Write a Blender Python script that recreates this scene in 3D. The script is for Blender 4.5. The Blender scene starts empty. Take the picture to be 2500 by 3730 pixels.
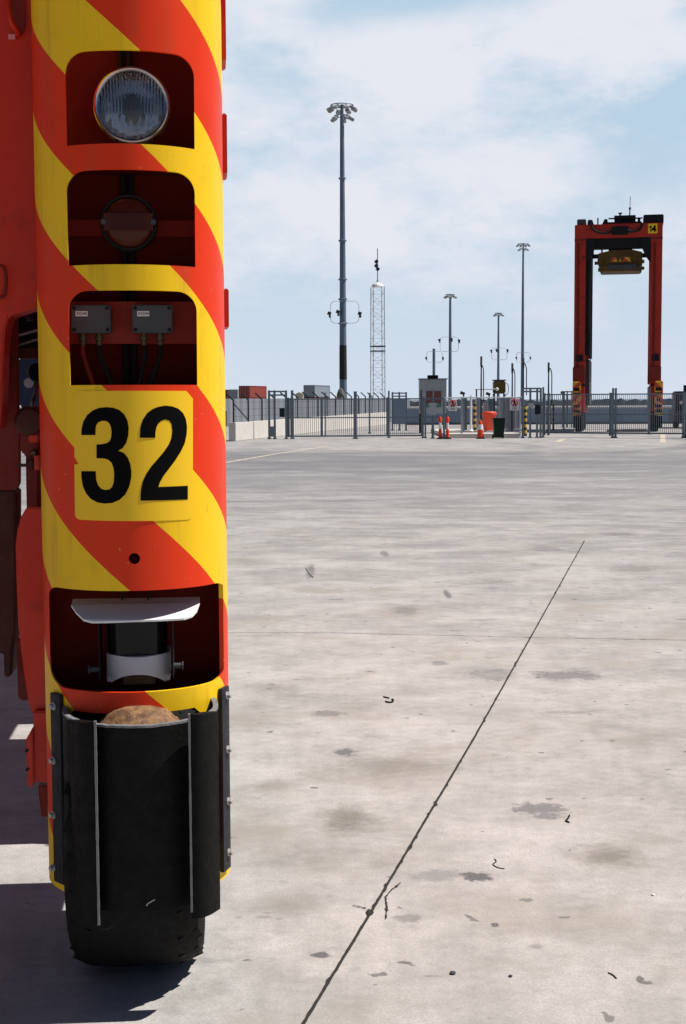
import bpy, bmesh, math, random
from mathutils import Vector, Matrix
from mathutils.geometry import tessellate_polygon
random.seed(7)
R = math.radians
SC = bpy.context.scene
COL = SC.collection

# ------------------------------------------------------------------ camera
F = 5180.0; H = 2.0; HORIZON = 1456.0
TH = math.atan((1865.0 - HORIZON) / F)
cam_data = bpy.data.cameras.new("camera")
cam_data.sensor_fit = 'VERTICAL'; cam_data.sensor_height = 36.0; cam_data.sensor_width = 24.0
cam_data.lens = 36.0 * F / 3730.0
cam_data.clip_start = 0.1; cam_data.clip_end = 20000
cam = bpy.data.objects.new("camera", cam_data); COL.objects.link(cam)
ROLL = R(-0.25)
cam.location = (0, 0, H); cam.rotation_euler = (Matrix.Rotation(R(90) - TH, 3, 'X') @ Matrix.Rotation(ROLL, 3, 'Z')).to_euler()
cam_data.dof.use_dof = False
SC.camera = cam

# ------------------------------------------------------------------ light
SUN_EL = R(58); SUN_AZ = R(4)          # azimuth measured from +X towards +Y
S = Vector((math.cos(SUN_EL) * math.cos(SUN_AZ), math.cos(SUN_EL) * math.sin(SUN_AZ), math.sin(SUN_EL)))
sun_d = bpy.data.lights.new("sun", 'SUN'); sun_d.energy = 5.0; sun_d.angle = R(0.5); sun_d.color = (1.0, 0.955, 0.90)
sun = bpy.data.objects.new("sun", sun_d); COL.objects.link(sun)
sun.rotation_euler = S.to_track_quat('Z', 'Y').to_euler()

world = bpy.data.worlds.new("World"); SC.world = world; world.use_nodes = True
NT = world.node_tree; NT.nodes.clear()
def wn(t, **k):
    n = NT.nodes.new(t)
    for a, b in k.items(): setattr(n, a, b)
    return n
def wl(a, b): NT.links.new(a, b)
def wmath(op, a, b=None, clamp=False):
    n = wn('ShaderNodeMath', operation=op); n.use_clamp = clamp
    for i, v in enumerate((a, b)):
        if v is None: continue
        if isinstance(v, (int, float)): n.inputs[i].default_value = v
        else: wl(v, n.inputs[i])
    return n.outputs[0]
sky = wn('ShaderNodeTexSky'); sky.sky_type = 'NISHITA'; sky.sun_disc = False
sky.sun_elevation = SUN_EL; sky.sun_rotation = R(90) - SUN_AZ
sky.air_density = 0.5; sky.dust_density = 0.2; sky.ozone_density = 1.0
geo = wn('ShaderNodeTexCoord'); sep = wn('ShaderNodeSeparateXYZ'); wl(geo.outputs['Generated'], sep.inputs[0])
az = wmath('ARCTAN2', sep.outputs[0], sep.outputs[1])          # 0 straight ahead, + to the right
el = wmath('ARCSINE', sep.outputs[2])
comb = wn('ShaderNodeCombineXYZ')
wl(wmath('MULTIPLY', az, 0.75), comb.inputs[0]); wl(wmath('MULTIPLY', el, 1.5), comb.inputs[1])
# break the cloud edges up
nz = wn('ShaderNodeTexNoise'); nz.inputs['Scale'].default_value = 9.0; nz.inputs['Detail'].default_value = 7.0; nz.inputs['Roughness'].default_value = 0.63
wl(comb.outputs[0], nz.inputs['Vector'])
nz2 = wn('ShaderNodeTexNoise'); nz2.inputs['Scale'].default_value = 5.0; nz2.inputs['Detail'].default_value = 5.0
cadd = wn('ShaderNodeVectorMath', operation='ADD'); cadd.inputs[1].default_value = (3.1, 1.7, 0.4)
wl(comb.outputs[0], cadd.inputs[0]); wl(cadd.outputs[0], nz2.inputs['Vector'])
warp = wmath('MULTIPLY', wmath('SUBTRACT', nz2.outputs[0], 0.5), 0.10)
azw = wmath('ADD', az, warp)
elw = wmath('ADD', el, wmath('MULTIPLY', wmath('SUBTRACT', nz.outputs[0], 0.5), 0.05))
def gauss(px, py, wx, wy, amp):
    a0 = math.atan((px - 1250) / F); e0 = (HORIZON - py) / F
    u = wmath('DIVIDE', wmath('SUBTRACT', azw, a0), wx / F)
    v = wmath('DIVIDE', wmath('SUBTRACT', elw, e0), wy / F)
    d = wmath('ADD', wmath('MULTIPLY', u, u), wmath('MULTIPLY', v, v))
    return wmath('MULTIPLY', wmath('POWER', 2.718, wmath('MULTIPLY', d, -1.0)), amp)
# base cloud cover thinning to the right and upwards, opened by blue gaps and closed by clouds
cover = wmath('ADD', wmath('MULTIPLY', wmath('SUBTRACT', nz.outputs[0], 0.5), 2.3), 0.64)
for args in [(2420, 420, 420, 190, -.62), (1480, 60, 330, 75, -.62), (1180, 130, 190, 60, -.22), (2330, 640, 300, 140, -.42), (960, 320, 130, 90, -.2),
             (1750, 250, 620, 120, .30), (2320, 360, 150, 70, .42), (1800, 690, 520, 170, .22), (2150, 90, 250, 60, .25), (1000, 800, 240, 140, .12),
             (2500, 130, 200, 40, -.3), (1100, 560, 220, 70, -.12), (1500, 1250, 1600, 240, -.52)]:
    cover = wmath('ADD', cover, gauss(*args))
mr = wn('ShaderNodeMapRange', interpolation_type='SMOOTHSTEP')
mr.inputs[1].default_value = 0.12; mr.inputs[2].default_value = 0.86
wl(cover, mr.inputs[0])
# cloud only in a band above the far side; clear sky overhead and behind
front = wn('ShaderNodeMapRange', interpolation_type='SMOOTHSTEP'); front.inputs[1].default_value = 0.45; front.inputs[2].default_value = 0.85
wl(sep.outputs[1], front.inputs[0])
high = wn('ShaderNodeMapRange', interpolation_type='SMOOTHSTEP'); high.inputs[1].default_value = 0.62; high.inputs[2].default_value = 0.30
wl(sep.outputs[2], high.inputs[0])
zone = wmath('MULTIPLY', front.outputs[0], high.outputs[0])
WS = 0.05
def wcol(c): return (c[0] * .90 / WS, c[1] * .90 / WS, c[2] * .90 / WS, 1)
def wmix(fac, a, b):
    n = wn('ShaderNodeMix', data_type='RGBA'); wl(fac, n.inputs[0])
    for i, v in ((6, a), (7, b)):
        if isinstance(v, tuple): n.inputs[i].default_value = v
        else: wl(v, n.inputs[i])
    return n.outputs[2]
hz = wn('ShaderNodeMapRange', interpolation_type='SMOOTHSTEP'); hz.inputs[1].default_value = 0.20; hz.inputs[2].default_value = -0.01
wl(el, hz.inputs[0])
blue = wmix(hz.outputs[0], wcol((.46, .61, .745)), wcol((.60, .685, .795)))
low = wn('ShaderNodeMapRange', interpolation_type='SMOOTHSTEP'); low.inputs[1].default_value = 0.02; low.inputs[2].default_value = 0.11; wl(el, low.inputs[0])
cloudc = wmix(low.outputs[0], wcol((.655, .72, .82)), wcol((.755, .775, .845)))
air = wmix(mr.outputs[0], blue, cloudc)
final = wmix(zone, sky.outputs[0], air)
bg = wn('ShaderNodeBackground'); bg.inputs[1].default_value = WS
wl(final, bg.inputs[0])
wo = wn('ShaderNodeOutputWorld'); wl(bg.outputs[0], wo.inputs[0])

SC.view_settings.view_transform = 'Standard'; SC.view_settings.look = 'None'
SC.view_settings.exposure = 0.22; SC.view_settings.gamma = 1.0

# ------------------------------------------------------------------ photo measurements -> metres
CT, ST = math.cos(TH), math.sin(TH)
def ray(px, py):
    u = (px - 1250) / F; v = (1865 - py) / F
    u, v = u * math.cos(ROLL) - v * math.sin(ROLL), u * math.sin(ROLL) + v * math.cos(ROLL)
    return Vector((u, CT + v * ST, -ST + v * CT))
def W(px, py, Y):
    d = ray(px, py); t = Y / d.y
    return Vector((d.x * t, Y, H + d.z * t))
LASTPX = 1250
def WX(px, Y, py=1500):
    global LASTPX
    LASTPX = px; return W(px, py, Y).x
def WZ(py, Y, px=None): return W(LASTPX if px is None else px, py, Y).z
def G(px, py, z=0.0):
    d = ray(px, py); t = (z - H) / d.z
    return Vector((d.x * t, d.y * t, z))

# ------------------------------------------------------------------ materials
MATS = {}
def newmat(name):
    m = bpy.data.materials.new(name); m.use_nodes = True
    nt = m.node_tree; return m, nt, nt.nodes['Principled BSDF']
def mnode(nt, t, **k):
    n = nt.nodes.new(t)
    for a, b in k.items(): setattr(n, a, b)
    return n
def mmath(nt, op, a, b=None, c=None, clamp=False):
    n = nt.nodes.new('ShaderNodeMath'); n.operation = op; n.use_clamp = clamp
    for i, v in enumerate((a, b, c)):
        if v is None: continue
        if isinstance(v, (int, float)): n.inputs[i].default_value = v
        else: nt.links.new(v, n.inputs[i])
    return n.outputs[0]
def noise(nt, vec, scale, detail=4, rough=0.55):
    n = nt.nodes.new('ShaderNodeTexNoise'); n.inputs['Scale'].default_value = scale
    n.inputs['Detail'].default_value = detail; n.inputs['Roughness'].default_value = rough
    if vec is not None: nt.links.new(vec, n.inputs['Vector'])
    return n.outputs[0]
def rng(nt, v, a, b, c=0.0, d=1.0, smooth=True):
    n = nt.nodes.new('ShaderNodeMapRange')
    if smooth: n.interpolation_type = 'SMOOTHSTEP'
    for i, x in zip((1, 2, 3, 4), (a, b, c, d)): n.inputs[i].default_value = x
    nt.links.new(v, n.inputs[0]); return n.outputs[0]
def mixcol(nt, fac, a, b):
    n = nt.nodes.new('ShaderNodeMix'); n.data_type = 'RGBA'
    if isinstance(fac, (int, float)): n.inputs[0].default_value = fac
    else: nt.links.new(fac, n.inputs[0])
    for i, v in ((6, a), (7, b)):
        if isinstance(v, tuple): n.inputs[i].default_value = (v[0], v[1], v[2], 1)
        else: nt.links.new(v, n.inputs[i])
    return n.outputs[2]
def paint(name, col, rough=0.45, metal=0.0, var=0.12, scale=6.0, dirt=None, dirt_amt=0.35, bump=0.0, bscale=80, spec=None):
    if name in MATS: return MATS[name]
    m, nt, p = newmat(name)
    tc = mnode(nt, 'ShaderNodeTexCoord').outputs['Object']
    n1 = noise(nt, tc, scale, 5)
    lo = tuple(c * (1 - var) for c in col); hi = tuple(min(1, c * (1 + var)) for c in col)
    c = mixcol(nt, n1, lo, hi)
    if dirt is not None:
        n2 = noise(nt, tc, scale * 2.3, 8, 0.65)
        c = mixcol(nt, mmath(nt, 'MULTIPLY', rng(nt, n2, 0.52, 0.75), dirt_amt), c, dirt)
    nt.links.new(c, p.inputs['Base Color'])
    rr = rng(nt, noise(nt, tc, scale * 3, 4), 0.3, 0.7, max(0.05, rough - 0.08), min(1, rough + 0.1))
    nt.links.new(rr, p.inputs['Roughness']); p.inputs['Metallic'].default_value = metal
    p.inputs['Specular IOR Level'].default_value = spec if spec is not None else (.15 if max(col) < .05 else .35)
    if bump:
        b = mnode(nt, 'ShaderNodeBump'); b.inputs['Strength'].default_value = bump; b.inputs['Distance'].default_value = 0.01
        nt.links.new(noise(nt, tc, bscale, 4), b.inputs['Height']); nt.links.new(b.outputs[0], p.inputs['Normal'])
    MATS[name] = m; return m

RED = (0.76, 0.040, 0.006); YEL = (0.93, 0.575, 0.012)
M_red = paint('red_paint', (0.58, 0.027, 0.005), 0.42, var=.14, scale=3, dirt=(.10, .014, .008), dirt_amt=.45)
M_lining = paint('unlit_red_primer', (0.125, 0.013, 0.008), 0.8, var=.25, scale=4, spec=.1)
M_darkred = paint('dark_red_paint', (0.20, 0.014, 0.008), 0.6, var=.2, scale=4, dirt=(.03, .01, .01), dirt_amt=.5)
M_farred = paint('faded_red_paint', (0.40, 0.024, 0.011), 0.6, var=.25, scale=1.1, dirt=(.07, .012, .010), dirt_amt=.85)
M_plate = paint('plate_red', (0.30, 0.018, 0.008), 0.6, var=.15, scale=4)
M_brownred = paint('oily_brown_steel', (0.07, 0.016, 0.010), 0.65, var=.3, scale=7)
M_yel = paint('yellow_vinyl', YEL, 0.42, var=.04, scale=5)
M_black = paint('black_vinyl', (0.003, 0.003, 0.003), 0.6, var=.2, spec=.06)
M_hole = paint('black_steel', (0.012, 0.012, 0.013), 0.6, var=.3)
M_rubber = paint('black_rubber', (0.004, 0.004, 0.0037), 0.62, var=.3, scale=9, dirt=(.016, .016, .014), dirt_amt=.5, bump=.25, bscale=60)
M_edge = paint('worn_rubber_edge', (0.20, 0.20, 0.21), 0.7, var=.35, scale=30, bump=.6, bscale=120)
M_tyre = paint('tyre_rubber', (0.007, 0.007, 0.007), 0.75, var=.3, scale=12, dirt=(.02, .019, .018), dirt_amt=.3, bump=.3)
M_steel = paint('galvanised_steel', (0.42, 0.43, 0.45), 0.5, .55, var=.25, scale=14)
M_bolt = paint('zinc_bolt', (0.45, 0.44, 0.43), 0.5, .3, var=.3, scale=40)
M_clamp = paint('dark_clamp_steel', (0.026, 0.028, 0.034), 0.55, var=.3, scale=12, bump=.2)
M_rust = None
M_white = paint('white_enamel', (0.80, 0.80, 0.80), 0.35, var=.03)
M_scan = paint('pale_grey_plastic', (0.46, 0.48, 0.54), 0.5, var=.08, scale=10, dirt=(.30, .29, .28), dirt_amt=.4)
M_box = paint('grey_plastic_box', (0.060, 0.064, 0.070), 0.55, var=.12, scale=20, bump=.1)
M_brass = paint('dull_brass', (0.10, 0.08, 0.05), 0.5, .6, var=.2)
M_cable = paint('black_cable', (0.012, 0.012, 0.012), 0.5, var=.2)
M_label = paint('white_label', (0.72, 0.70, 0.72), 0.5, var=.03)
M_mirror = paint('silver_reflector', (0.90, 0.86, 0.80), 0.10, 1.0, var=.3, scale=30)
M_chrome = paint('chrome_rim', (0.55, 0.55, 0.57), 0.3, 1.0, var=.1)
M_pole = paint('grey_blue_pole', (0.13, 0.175, 0.24), 0.5, .25, var=.35, scale=.7)
M_polerust = paint('brown_pole_band', (0.030, 0.028, 0.032), 0.7, var=.2)
M_gal = paint('fence_galvanised', (0.15, 0.19, 0.225), 0.5, .4, var=.2, scale=4)
M_galdark = paint('dark_post_paint', (0.018, 0.022, 0.028), 0.6, var=.2, scale=4)
M_wall = paint('pale_concrete', (0.60, 0.57, 0.53), 0.9, var=.10, scale=1.2, dirt=(.30, .28, .25), dirt_amt=.4)
M_hoard = None
M_blue = paint('blue_grey_wall', (0.20, 0.27, 0.36), 0.8, var=.12, scale=.6, dirt=(.12, .17, .24), dirt_amt=.5)
M_cop = paint('pale_coping', (0.50, 0.52, 0.54), 0.8, var=.1)
M_dark = paint('dark_machine', (0.012, 0.013, 0.016), 0.6, var=.3, scale=2)
M_dkgrey = paint('dark_grey_machine', (0.05, 0.055, 0.065), 0.6, var=.3, scale=2)
M_spread = paint('grimy_yellow_steel', (0.10, 0.055, 0.008), 0.7, var=.6, scale=2.5, dirt=(.01, .008, .006), dirt_amt=.95)
M_orange = paint('orange_plastic', (0.80, 0.065, 0.012), 0.5, var=.06)
M_green = paint('dark_green_plastic', (0.006, 0.022, 0.012), 0.4, var=.15)
M_greyh = paint('grey_cladding', (0.33, 0.37, 0.39), 0.7, var=.12, scale=1.5, dirt=(.18, .19, .20), dirt_amt=.5)
M_olive = paint('olive_tank_paint', (0.13, 0.085, 0.015), 0.6, var=.25)
M_silver = paint('silver_cabinet', (0.38, 0.41, 0.45), 0.45, .3, var=.15)
M_maroon = paint('maroon_panel', (0.17, 0.06, 0.055), 0.7, var=.2, scale=3)
M_teal = paint('teal_panel', (0.06, 0.22, 0.19), 0.7, var=.2)
M_contred = paint('container_red', (0.25, 0.045, 0.035), 0.75, var=.15, scale=.5)
M_contgrey = paint('container_grey', (0.22, 0.26, 0.30), 0.75, var=.15, scale=.5)
M_contdk = paint('container_maroon', (0.10, 0.02, 0.025), 0.75, var=.15, scale=.5)
M_tarp = paint('brown_tarpaulin', (0.13, 0.12, 0.11), 0.9, var=.3, scale=1.2)
M_signred = paint('sign_red', (0.55, 0.03, 0.03), 0.5, var=.05)
M_deepblue = paint('deep_blue_paint', (0.035, 0.075, 0.155), 0.6, var=.12)
M_lamp = paint('floodlight_grey', (0.30, 0.32, 0.34), 0.5, .3, var=.2)
M_road = paint('faded_yellow_line', (0.52, 0.46, 0.36), 0.9, var=.25, scale=3, dirt=(.36, .34, .31), dirt_amt=.9)
M_joint = paint('joint_sealant', (0.035, 0.032, 0.030), 0.9, var=.4, scale=20)
M_pink = paint('pale_pink_paint', (0.75, 0.25, 0.25), 0.6)

def rust_mat():
    m, nt, p = newmat('rusty_steel')
    tc = mnode(nt, 'ShaderNodeTexCoord').outputs['Object']
    n1 = noise(nt, tc, 22, 8, .72); n2 = noise(nt, tc, 60, 6, .7)
    c = mixcol(nt, rng(nt, n1, .35, .65), (.085, .030, .012), (.33, .18, .075))
    c = mixcol(nt, mmath(nt, 'MULTIPLY', rng(nt, n2, .55, .7), .7), c, (.10, .08, .07))
    nt.links.new(c, p.inputs['Base Color']); p.inputs['Roughness'].default_value = .75
    b = mnode(nt, 'ShaderNodeBump'); b.inputs['Strength'].default_value = .5; b.inputs['Distance'].default_value = .01
    nt.links.new(n2, b.inputs['Height']); nt.links.new(b.outputs[0], p.inputs['Normal'])
    return m
M_rust = rust_mat()
def hoard_mat():
    m, nt, p = newmat('corrugated_grey_sheet')
    tc = mnode(nt, 'ShaderNodeTexCoord').outputs['Object']
    n1 = noise(nt, tc, .8, 5)
    nt.links.new(mixcol(nt, n1, (.19, .205, .235), (.26, .275, .31)), p.inputs['Base Color'])
    p.inputs['Roughness'].default_value = .7
    return m
M_hoard = hoard_mat()

GY0 = 0.3175      # radius of the rounded front of the leg guard
def stripes_mat():
    """red and yellow helical hazard vinyl round the rounded guard"""
    m, nt, p = newmat('helical_hazard_stripes')
    tc = mnode(nt, 'ShaderNodeTexCoord').outputs['Object']
    s = mnode(nt, 'ShaderNodeSeparateXYZ'); nt.links.new(tc, s.inputs[0])
    x, y, z = s.outputs
    al = mmath(nt, 'ARCTAN2', x, mmath(nt, 'MULTIPLY', y, -1.0))
    al = mmath(nt, 'MINIMUM', mmath(nt, 'MAXIMUM', al, -1.75), 1.75)
    t = mmath(nt, 'ADD', z, mmath(nt, 'MULTIPLY', al, STR_K))
    t = mmath(nt, 'ADD', t, mmath(nt, 'MULTIPLY', mmath(nt, 'SUBTRACT', noise(nt, tc, 6, 2), .5), .003))
    fr = mmath(nt, 'FRACT', mmath(nt, 'DIVIDE', mmath(nt, 'SUBTRACT', t, STR_Z0), STR_P))
    isred = mmath(nt, 'LESS_THAN', fr, 0.503)
    n1 = noise(nt, tc, 5, 5); n2 = noise(nt, tc, 45, 6, .7); n3 = noise(nt, tc, 160, 3)
    yc = mixcol(nt, n1, tuple(c * .96 for c in YEL), tuple(min(1, c * 1.04) for c in YEL))
    rc = mixcol(nt, n1, tuple(c * .93 for c in RED), tuple(c * 1.08 for c in RED))
    c = mixcol(nt, isred, yc, rc)
    grime = mmath(nt, 'MULTIPLY', rng(nt, noise(nt, tc, 9, 7, .65), .55, .8), .22)
    c = mixcol(nt, grime, c, (.20, .13, .03))
    c = mixcol(nt, mmath(nt, 'MULTIPLY', rng(nt, n2, .675, .70), .65), c, (.60, .48, .40))
    ms = mnode(nt, 'ShaderNodeMapping'); ms.inputs['Scale'].default_value = (16, 16, 1.1); nt.links.new(tc, ms.inputs[0])
    c = mixcol(nt, mmath(nt, 'MULTIPLY', rng(nt, noise(nt, ms.outputs[0], 1.0, 7, .62), .50, .74), .30), c, (.16, .09, .03))
    ms2 = mnode(nt, 'ShaderNodeMapping'); ms2.inputs['Scale'].default_value = (60, 60, 7); ms2.inputs['Rotation'].default_value = (.3, .5, 0); nt.links.new(tc, ms2.inputs[0])
    c = mixcol(nt, mmath(nt, 'MULTIPLY', rng(nt, noise(nt, ms2.outputs[0], 1.0, 3, .5), .70, .74), .35), c, (.10, .05, .02))
    nt.links.new(c, p.inputs['Base Color'])
    p.inputs['Roughness'].default_value = .36
    nt.links.new(rng(nt, n1, .3, .7, .38, .48), p.inputs['Roughness'])
    p.inputs['Specular IOR Level'].default_value = .22
    b = mnode(nt, 'ShaderNodeBump'); b.inputs['Strength'].default_value = .06; b.inputs['Distance'].default_value = .004
    nt.links.new(n3, b.inputs['Height']); nt.links.new(b.outputs[0], p.inputs['Normal'])
    return m
def flat_stripes_mat():
    m, nt, p = newmat('diagonal_hazard_stripes')
    tc = mnode(nt, 'ShaderNodeTexCoord').outputs['Object']
    s = mnode(nt, 'ShaderNodeSeparateXYZ'); nt.links.new(tc, s.inputs[0])
    ax = mmath(nt, 'ABSOLUTE', s.outputs[0])
    fr = mmath(nt, 'FRACT', mmath(nt, 'DIVIDE', mmath(nt, 'ADD', s.outputs[2], mmath(nt, 'MULTIPLY', ax, 1.0)), .62))
    c = mixcol(nt, mmath(nt, 'LESS_THAN', fr, .5), (.72, .36, .012), (.55, .05, .015))
    nt.links.new(c, p.inputs['Base Color']); p.inputs['Roughness'].default_value = .5
    return m
def band_mat():
    m, nt, p = newmat('black_yellow_bands')
    tc = mnode(nt, 'ShaderNodeTexCoord').outputs['Object']
    s = mnode(nt, 'ShaderNodeSeparateXYZ'); nt.links.new(tc, s.inputs[0])
    fr = mmath(nt, 'FRACT', mmath(nt, 'DIVIDE', s.outputs[2], .32))
    c = mixcol(nt, mmath(nt, 'LESS_THAN', fr, .5), (.55, .32, .02), (.012, .012, .012))
    nt.links.new(c, p.inputs['Base Color']); p.inputs['Roughness'].default_value = .5
    return m
M_band = band_mat()
M_fstripe = flat_stripes_mat()
def glass_mat():
    m, nt, p = newmat('ribbed_lens_glass')
    p.inputs['Base Color'].default_value = (.93, .95, 1, 1); p.inputs['Roughness'].default_value = .03
    p.inputs['Transmission Weight'].default_value = 1.0; p.inputs['IOR'].default_value = 1.45
    return m
M_glass = glass_mat()
def amber_mat():
    m, nt, p = newmat('dark_amber_lens')
    p.inputs['Base Color'].default_value = (.07, .010, .004, 1); p.inputs['Roughness'].default_value = .3
    p.inputs['Specular IOR Level'].default_value = .25
    return m
M_amber = amber_mat()
def scanwin_mat():
    m, nt, p = newmat('black_scanner_window')
    p.inputs['Base Color'].default_value = (.006, .006, .008, 1); p.inputs['Specular IOR Level'].default_value = .2; p.inputs['Roughness'].default_value = .22
    return m
M_scanwin = scanwin_mat()

# ------------------------------------------------------------------ mesh builder
class MB:
    def __init__(s): s.v = []; s.f = []
    def add(s, vs, fs):
        o = len(s.v); s.v += [tuple(v) for v in vs]; s.f += [tuple(i + o for i in f) for f in fs]; return s
    def box(s, x0, x1, y0, y1, z0, z1, m=None):
        vs = [Vector((x, y, z)) for z in (z0, z1) for y in (y0, y1) for x in (x0, x1)]
        if m is not None: vs = [m @ v for v in vs]
        return s.add(vs, [(0, 2, 3, 1), (4, 5, 7, 6), (0, 1, 5, 4), (2, 6, 7, 3), (0, 4, 6, 2), (1, 3, 7, 5)])
    def cbox(s, c, sx, sy, sz, rot=None):
        m = Matrix.Translation(Vector(c)) @ (rot if rot is not None else Matrix.Identity(4))
        return s.box(-sx / 2, sx / 2, -sy / 2, sy / 2, -sz / 2, sz / 2, m)
    def path(s, pts, r, n=8, closed=False, r1=None):
        pts = [Vector(p) for p in pts]; k = len(pts); rings = []
        prev = None
        for i, p in enumerate(pts):
            a = pts[i - 1] if (i or closed) else p; b = pts[(i + 1) % k] if (i < k - 1 or closed) else p
            t = (b - a).normalized()
            if prev is None:
                u = t.orthogonal().normalized()
            else:
                u = prev - t * prev.dot(t)
                u = u.normalized() if u.length > 1e-6 else t.orthogonal().normalized()
            prev = u; w = t.cross(u)
            rr = r if r1 is None else r + (r1 - r) * i / (k - 1)
            rings.append([p + (u * math.cos(q) + w * math.sin(q)) * rr for q in [2 * math.pi * j / n for j in range(n)]])
        vs = [v for q in rings for v in q]; fs = []
        for i in range(k if closed else k - 1):
            a = i * n; b = ((i + 1) % k) * n
            for j in range(n): fs.append((a + j, a + (j + 1) % n, b + (j + 1) % n, b + j))
        if not closed: fs += [tuple(range(n - 1, -1, -1)), tuple((k - 1) * n + j for j in range(n))]
        return s.add(vs, fs)
    def tube(s, a, b, r, n=8, r1=None): return s.path([a, b], r, n, r1=r1)
    def lathe(s, prof, o, ax, n=32):
        """prof: (radius, height along ax) pairs"""
        o = Vector(o); ax = Vector(ax).normalized(); u = ax.orthogonal().normalized(); w = ax.cross(u)
        vs = []; fs = []; k = len(prof)
        for r, h in prof:
            for j in range(n):
                q = 2 * math.pi * j / n; vs.append(o + ax * h + (u * math.cos(q) + w * math.sin(q)) * max(r, 1e-4))
        for i in range(k - 1):
            for j in range(n): fs.append((i * n + j, i * n + (j + 1) % n, (i + 1) * n + (j + 1) % n, (i + 1) * n + j))
        fs.append(tuple(range(n - 1, -1, -1))); fs.append(tuple((k - 1) * n + j for j in range(n)))
        return s.add(vs, fs)
    def prism(s, poly, d, place):
        """poly: 2d points; place(a, b, t) -> 3d, t in (0, d)"""
        k = len(poly); tris = tessellate_polygon([[Vector((a, b, 0)) for a, b in poly]])
        vs = [place(a, b, 0) for a, b in poly] + [place(a, b, d) for a, b in poly]
        fs = [tuple(t) for t in tris] + [tuple(i + k for i in reversed(t)) for t in tris]
        fs += [(i, i + k, (i + 1) % k + k, (i + 1) % k) for i in range(k)]
        return s.add(vs, fs)
    def bm(s):
        b = bmesh.new(); vv = [b.verts.new(v) for v in s.v]
        for f in s.f:
            try: b.faces.new([vv[i] for i in f])
            except ValueError: pass
        bmesh.ops.recalc_face_normals(b, faces=b.faces[:]); return b
    def build(s, name, mat, parent=None, bevel=0.0, smooth=True, seg=2, angle=35):
        return link_bm(s.bm(), name, mat, parent, bevel, smooth, seg, angle)
def link_bm(b, name, mat, parent=None, bevel=0.0, smooth=True, seg=2, angle=35):
    if bevel:
        es = [e for e in b.edges if len(e.link_faces) == 2 and e.calc_face_angle(0) > R(40)]
        bmesh.ops.bevel(b, geom=es, offset=bevel, segments=seg, affect='EDGES', clamp_overlap=True)
    me = bpy.data.meshes.new(name); b.to_mesh(me); b.free()
    if smooth:
        for p in me.polygons: p.use_smooth = True
        me.set_sharp_from_angle(angle=R(angle))
    me.materials.append(mat)
    o = bpy.data.objects.new(name, me); COL.objects.link(o)
    if parent is not None: o.parent = parent
    return o
def tag(o, label=None, cat=None, group=None, kind=None):
    if label: o['label'] = label
    if cat: o['category'] = cat
    if group: o['group'] = group
    if kind: o['kind'] = kind
    return o
def empty(name, loc, rz, label, cat, group=None):
    o = bpy.data.objects.new(name, None); COL.objects.link(o); o.empty_display_size = .3
    o.location = loc; o.rotation_euler = (0, 0, rz); return tag(o, label, cat, group)
def copy_thing(o, loc, rz, label):
    def rec(a, par):
        c = a.copy(); COL.objects.link(c)
        if par is not None: c.parent = par
        for ch in [q for q in bpy.data.objects if q.parent == a and q != c]: rec(ch, c)
        return c
    r = rec(o, None); r.location = loc; r.rotation_euler = (0, 0, rz); r['label'] = label; return r
def spline(pts, k=8):
    P = [Vector(p) for p in pts]; P = [P[0] * 2 - P[1]] + P + [P[-1] * 2 - P[-2]]; out = []
    for i in range(1, len(P) - 2):
        a, b, c, d = P[i - 1:i + 3]
        for j in range(k):
            t = j / k
            out.append(.5 * ((2 * b) + (c - a) * t + (2 * a - 5 * b + 4 * c - d) * t * t + (3 * b - a - 3 * c + d) * t ** 3))
    out.append(P[-2]); return out
def text_mesh(body, size, name, mat, parent, place, depth=.001):
    cu = bpy.data.curves.new('lettering_curve', 'FONT'); cu.body = body; cu.size = size; cu.align_x = 'CENTER'; cu.align_y = 'CENTER'
    cu.extrude = depth; cu.offset = size * .012
    tmp = bpy.data.objects.new('lettering_curve', cu); COL.objects.link(tmp)
    dg = bpy.context.evaluated_depsgraph_get(); me = bpy.data.meshes.new_from_object(tmp.evaluated_get(dg))
    bpy.data.objects.remove(tmp); bpy.data.curves.remove(cu)
    for v in me.vertices: v.co = place(v.co.x, v.co.y, v.co.z)
    me.name = name; me.materials.clear(); me.materials.append(mat)
    o = bpy.data.objects.new(name, me); COL.objects.link(o); o.parent = parent; return o

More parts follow.
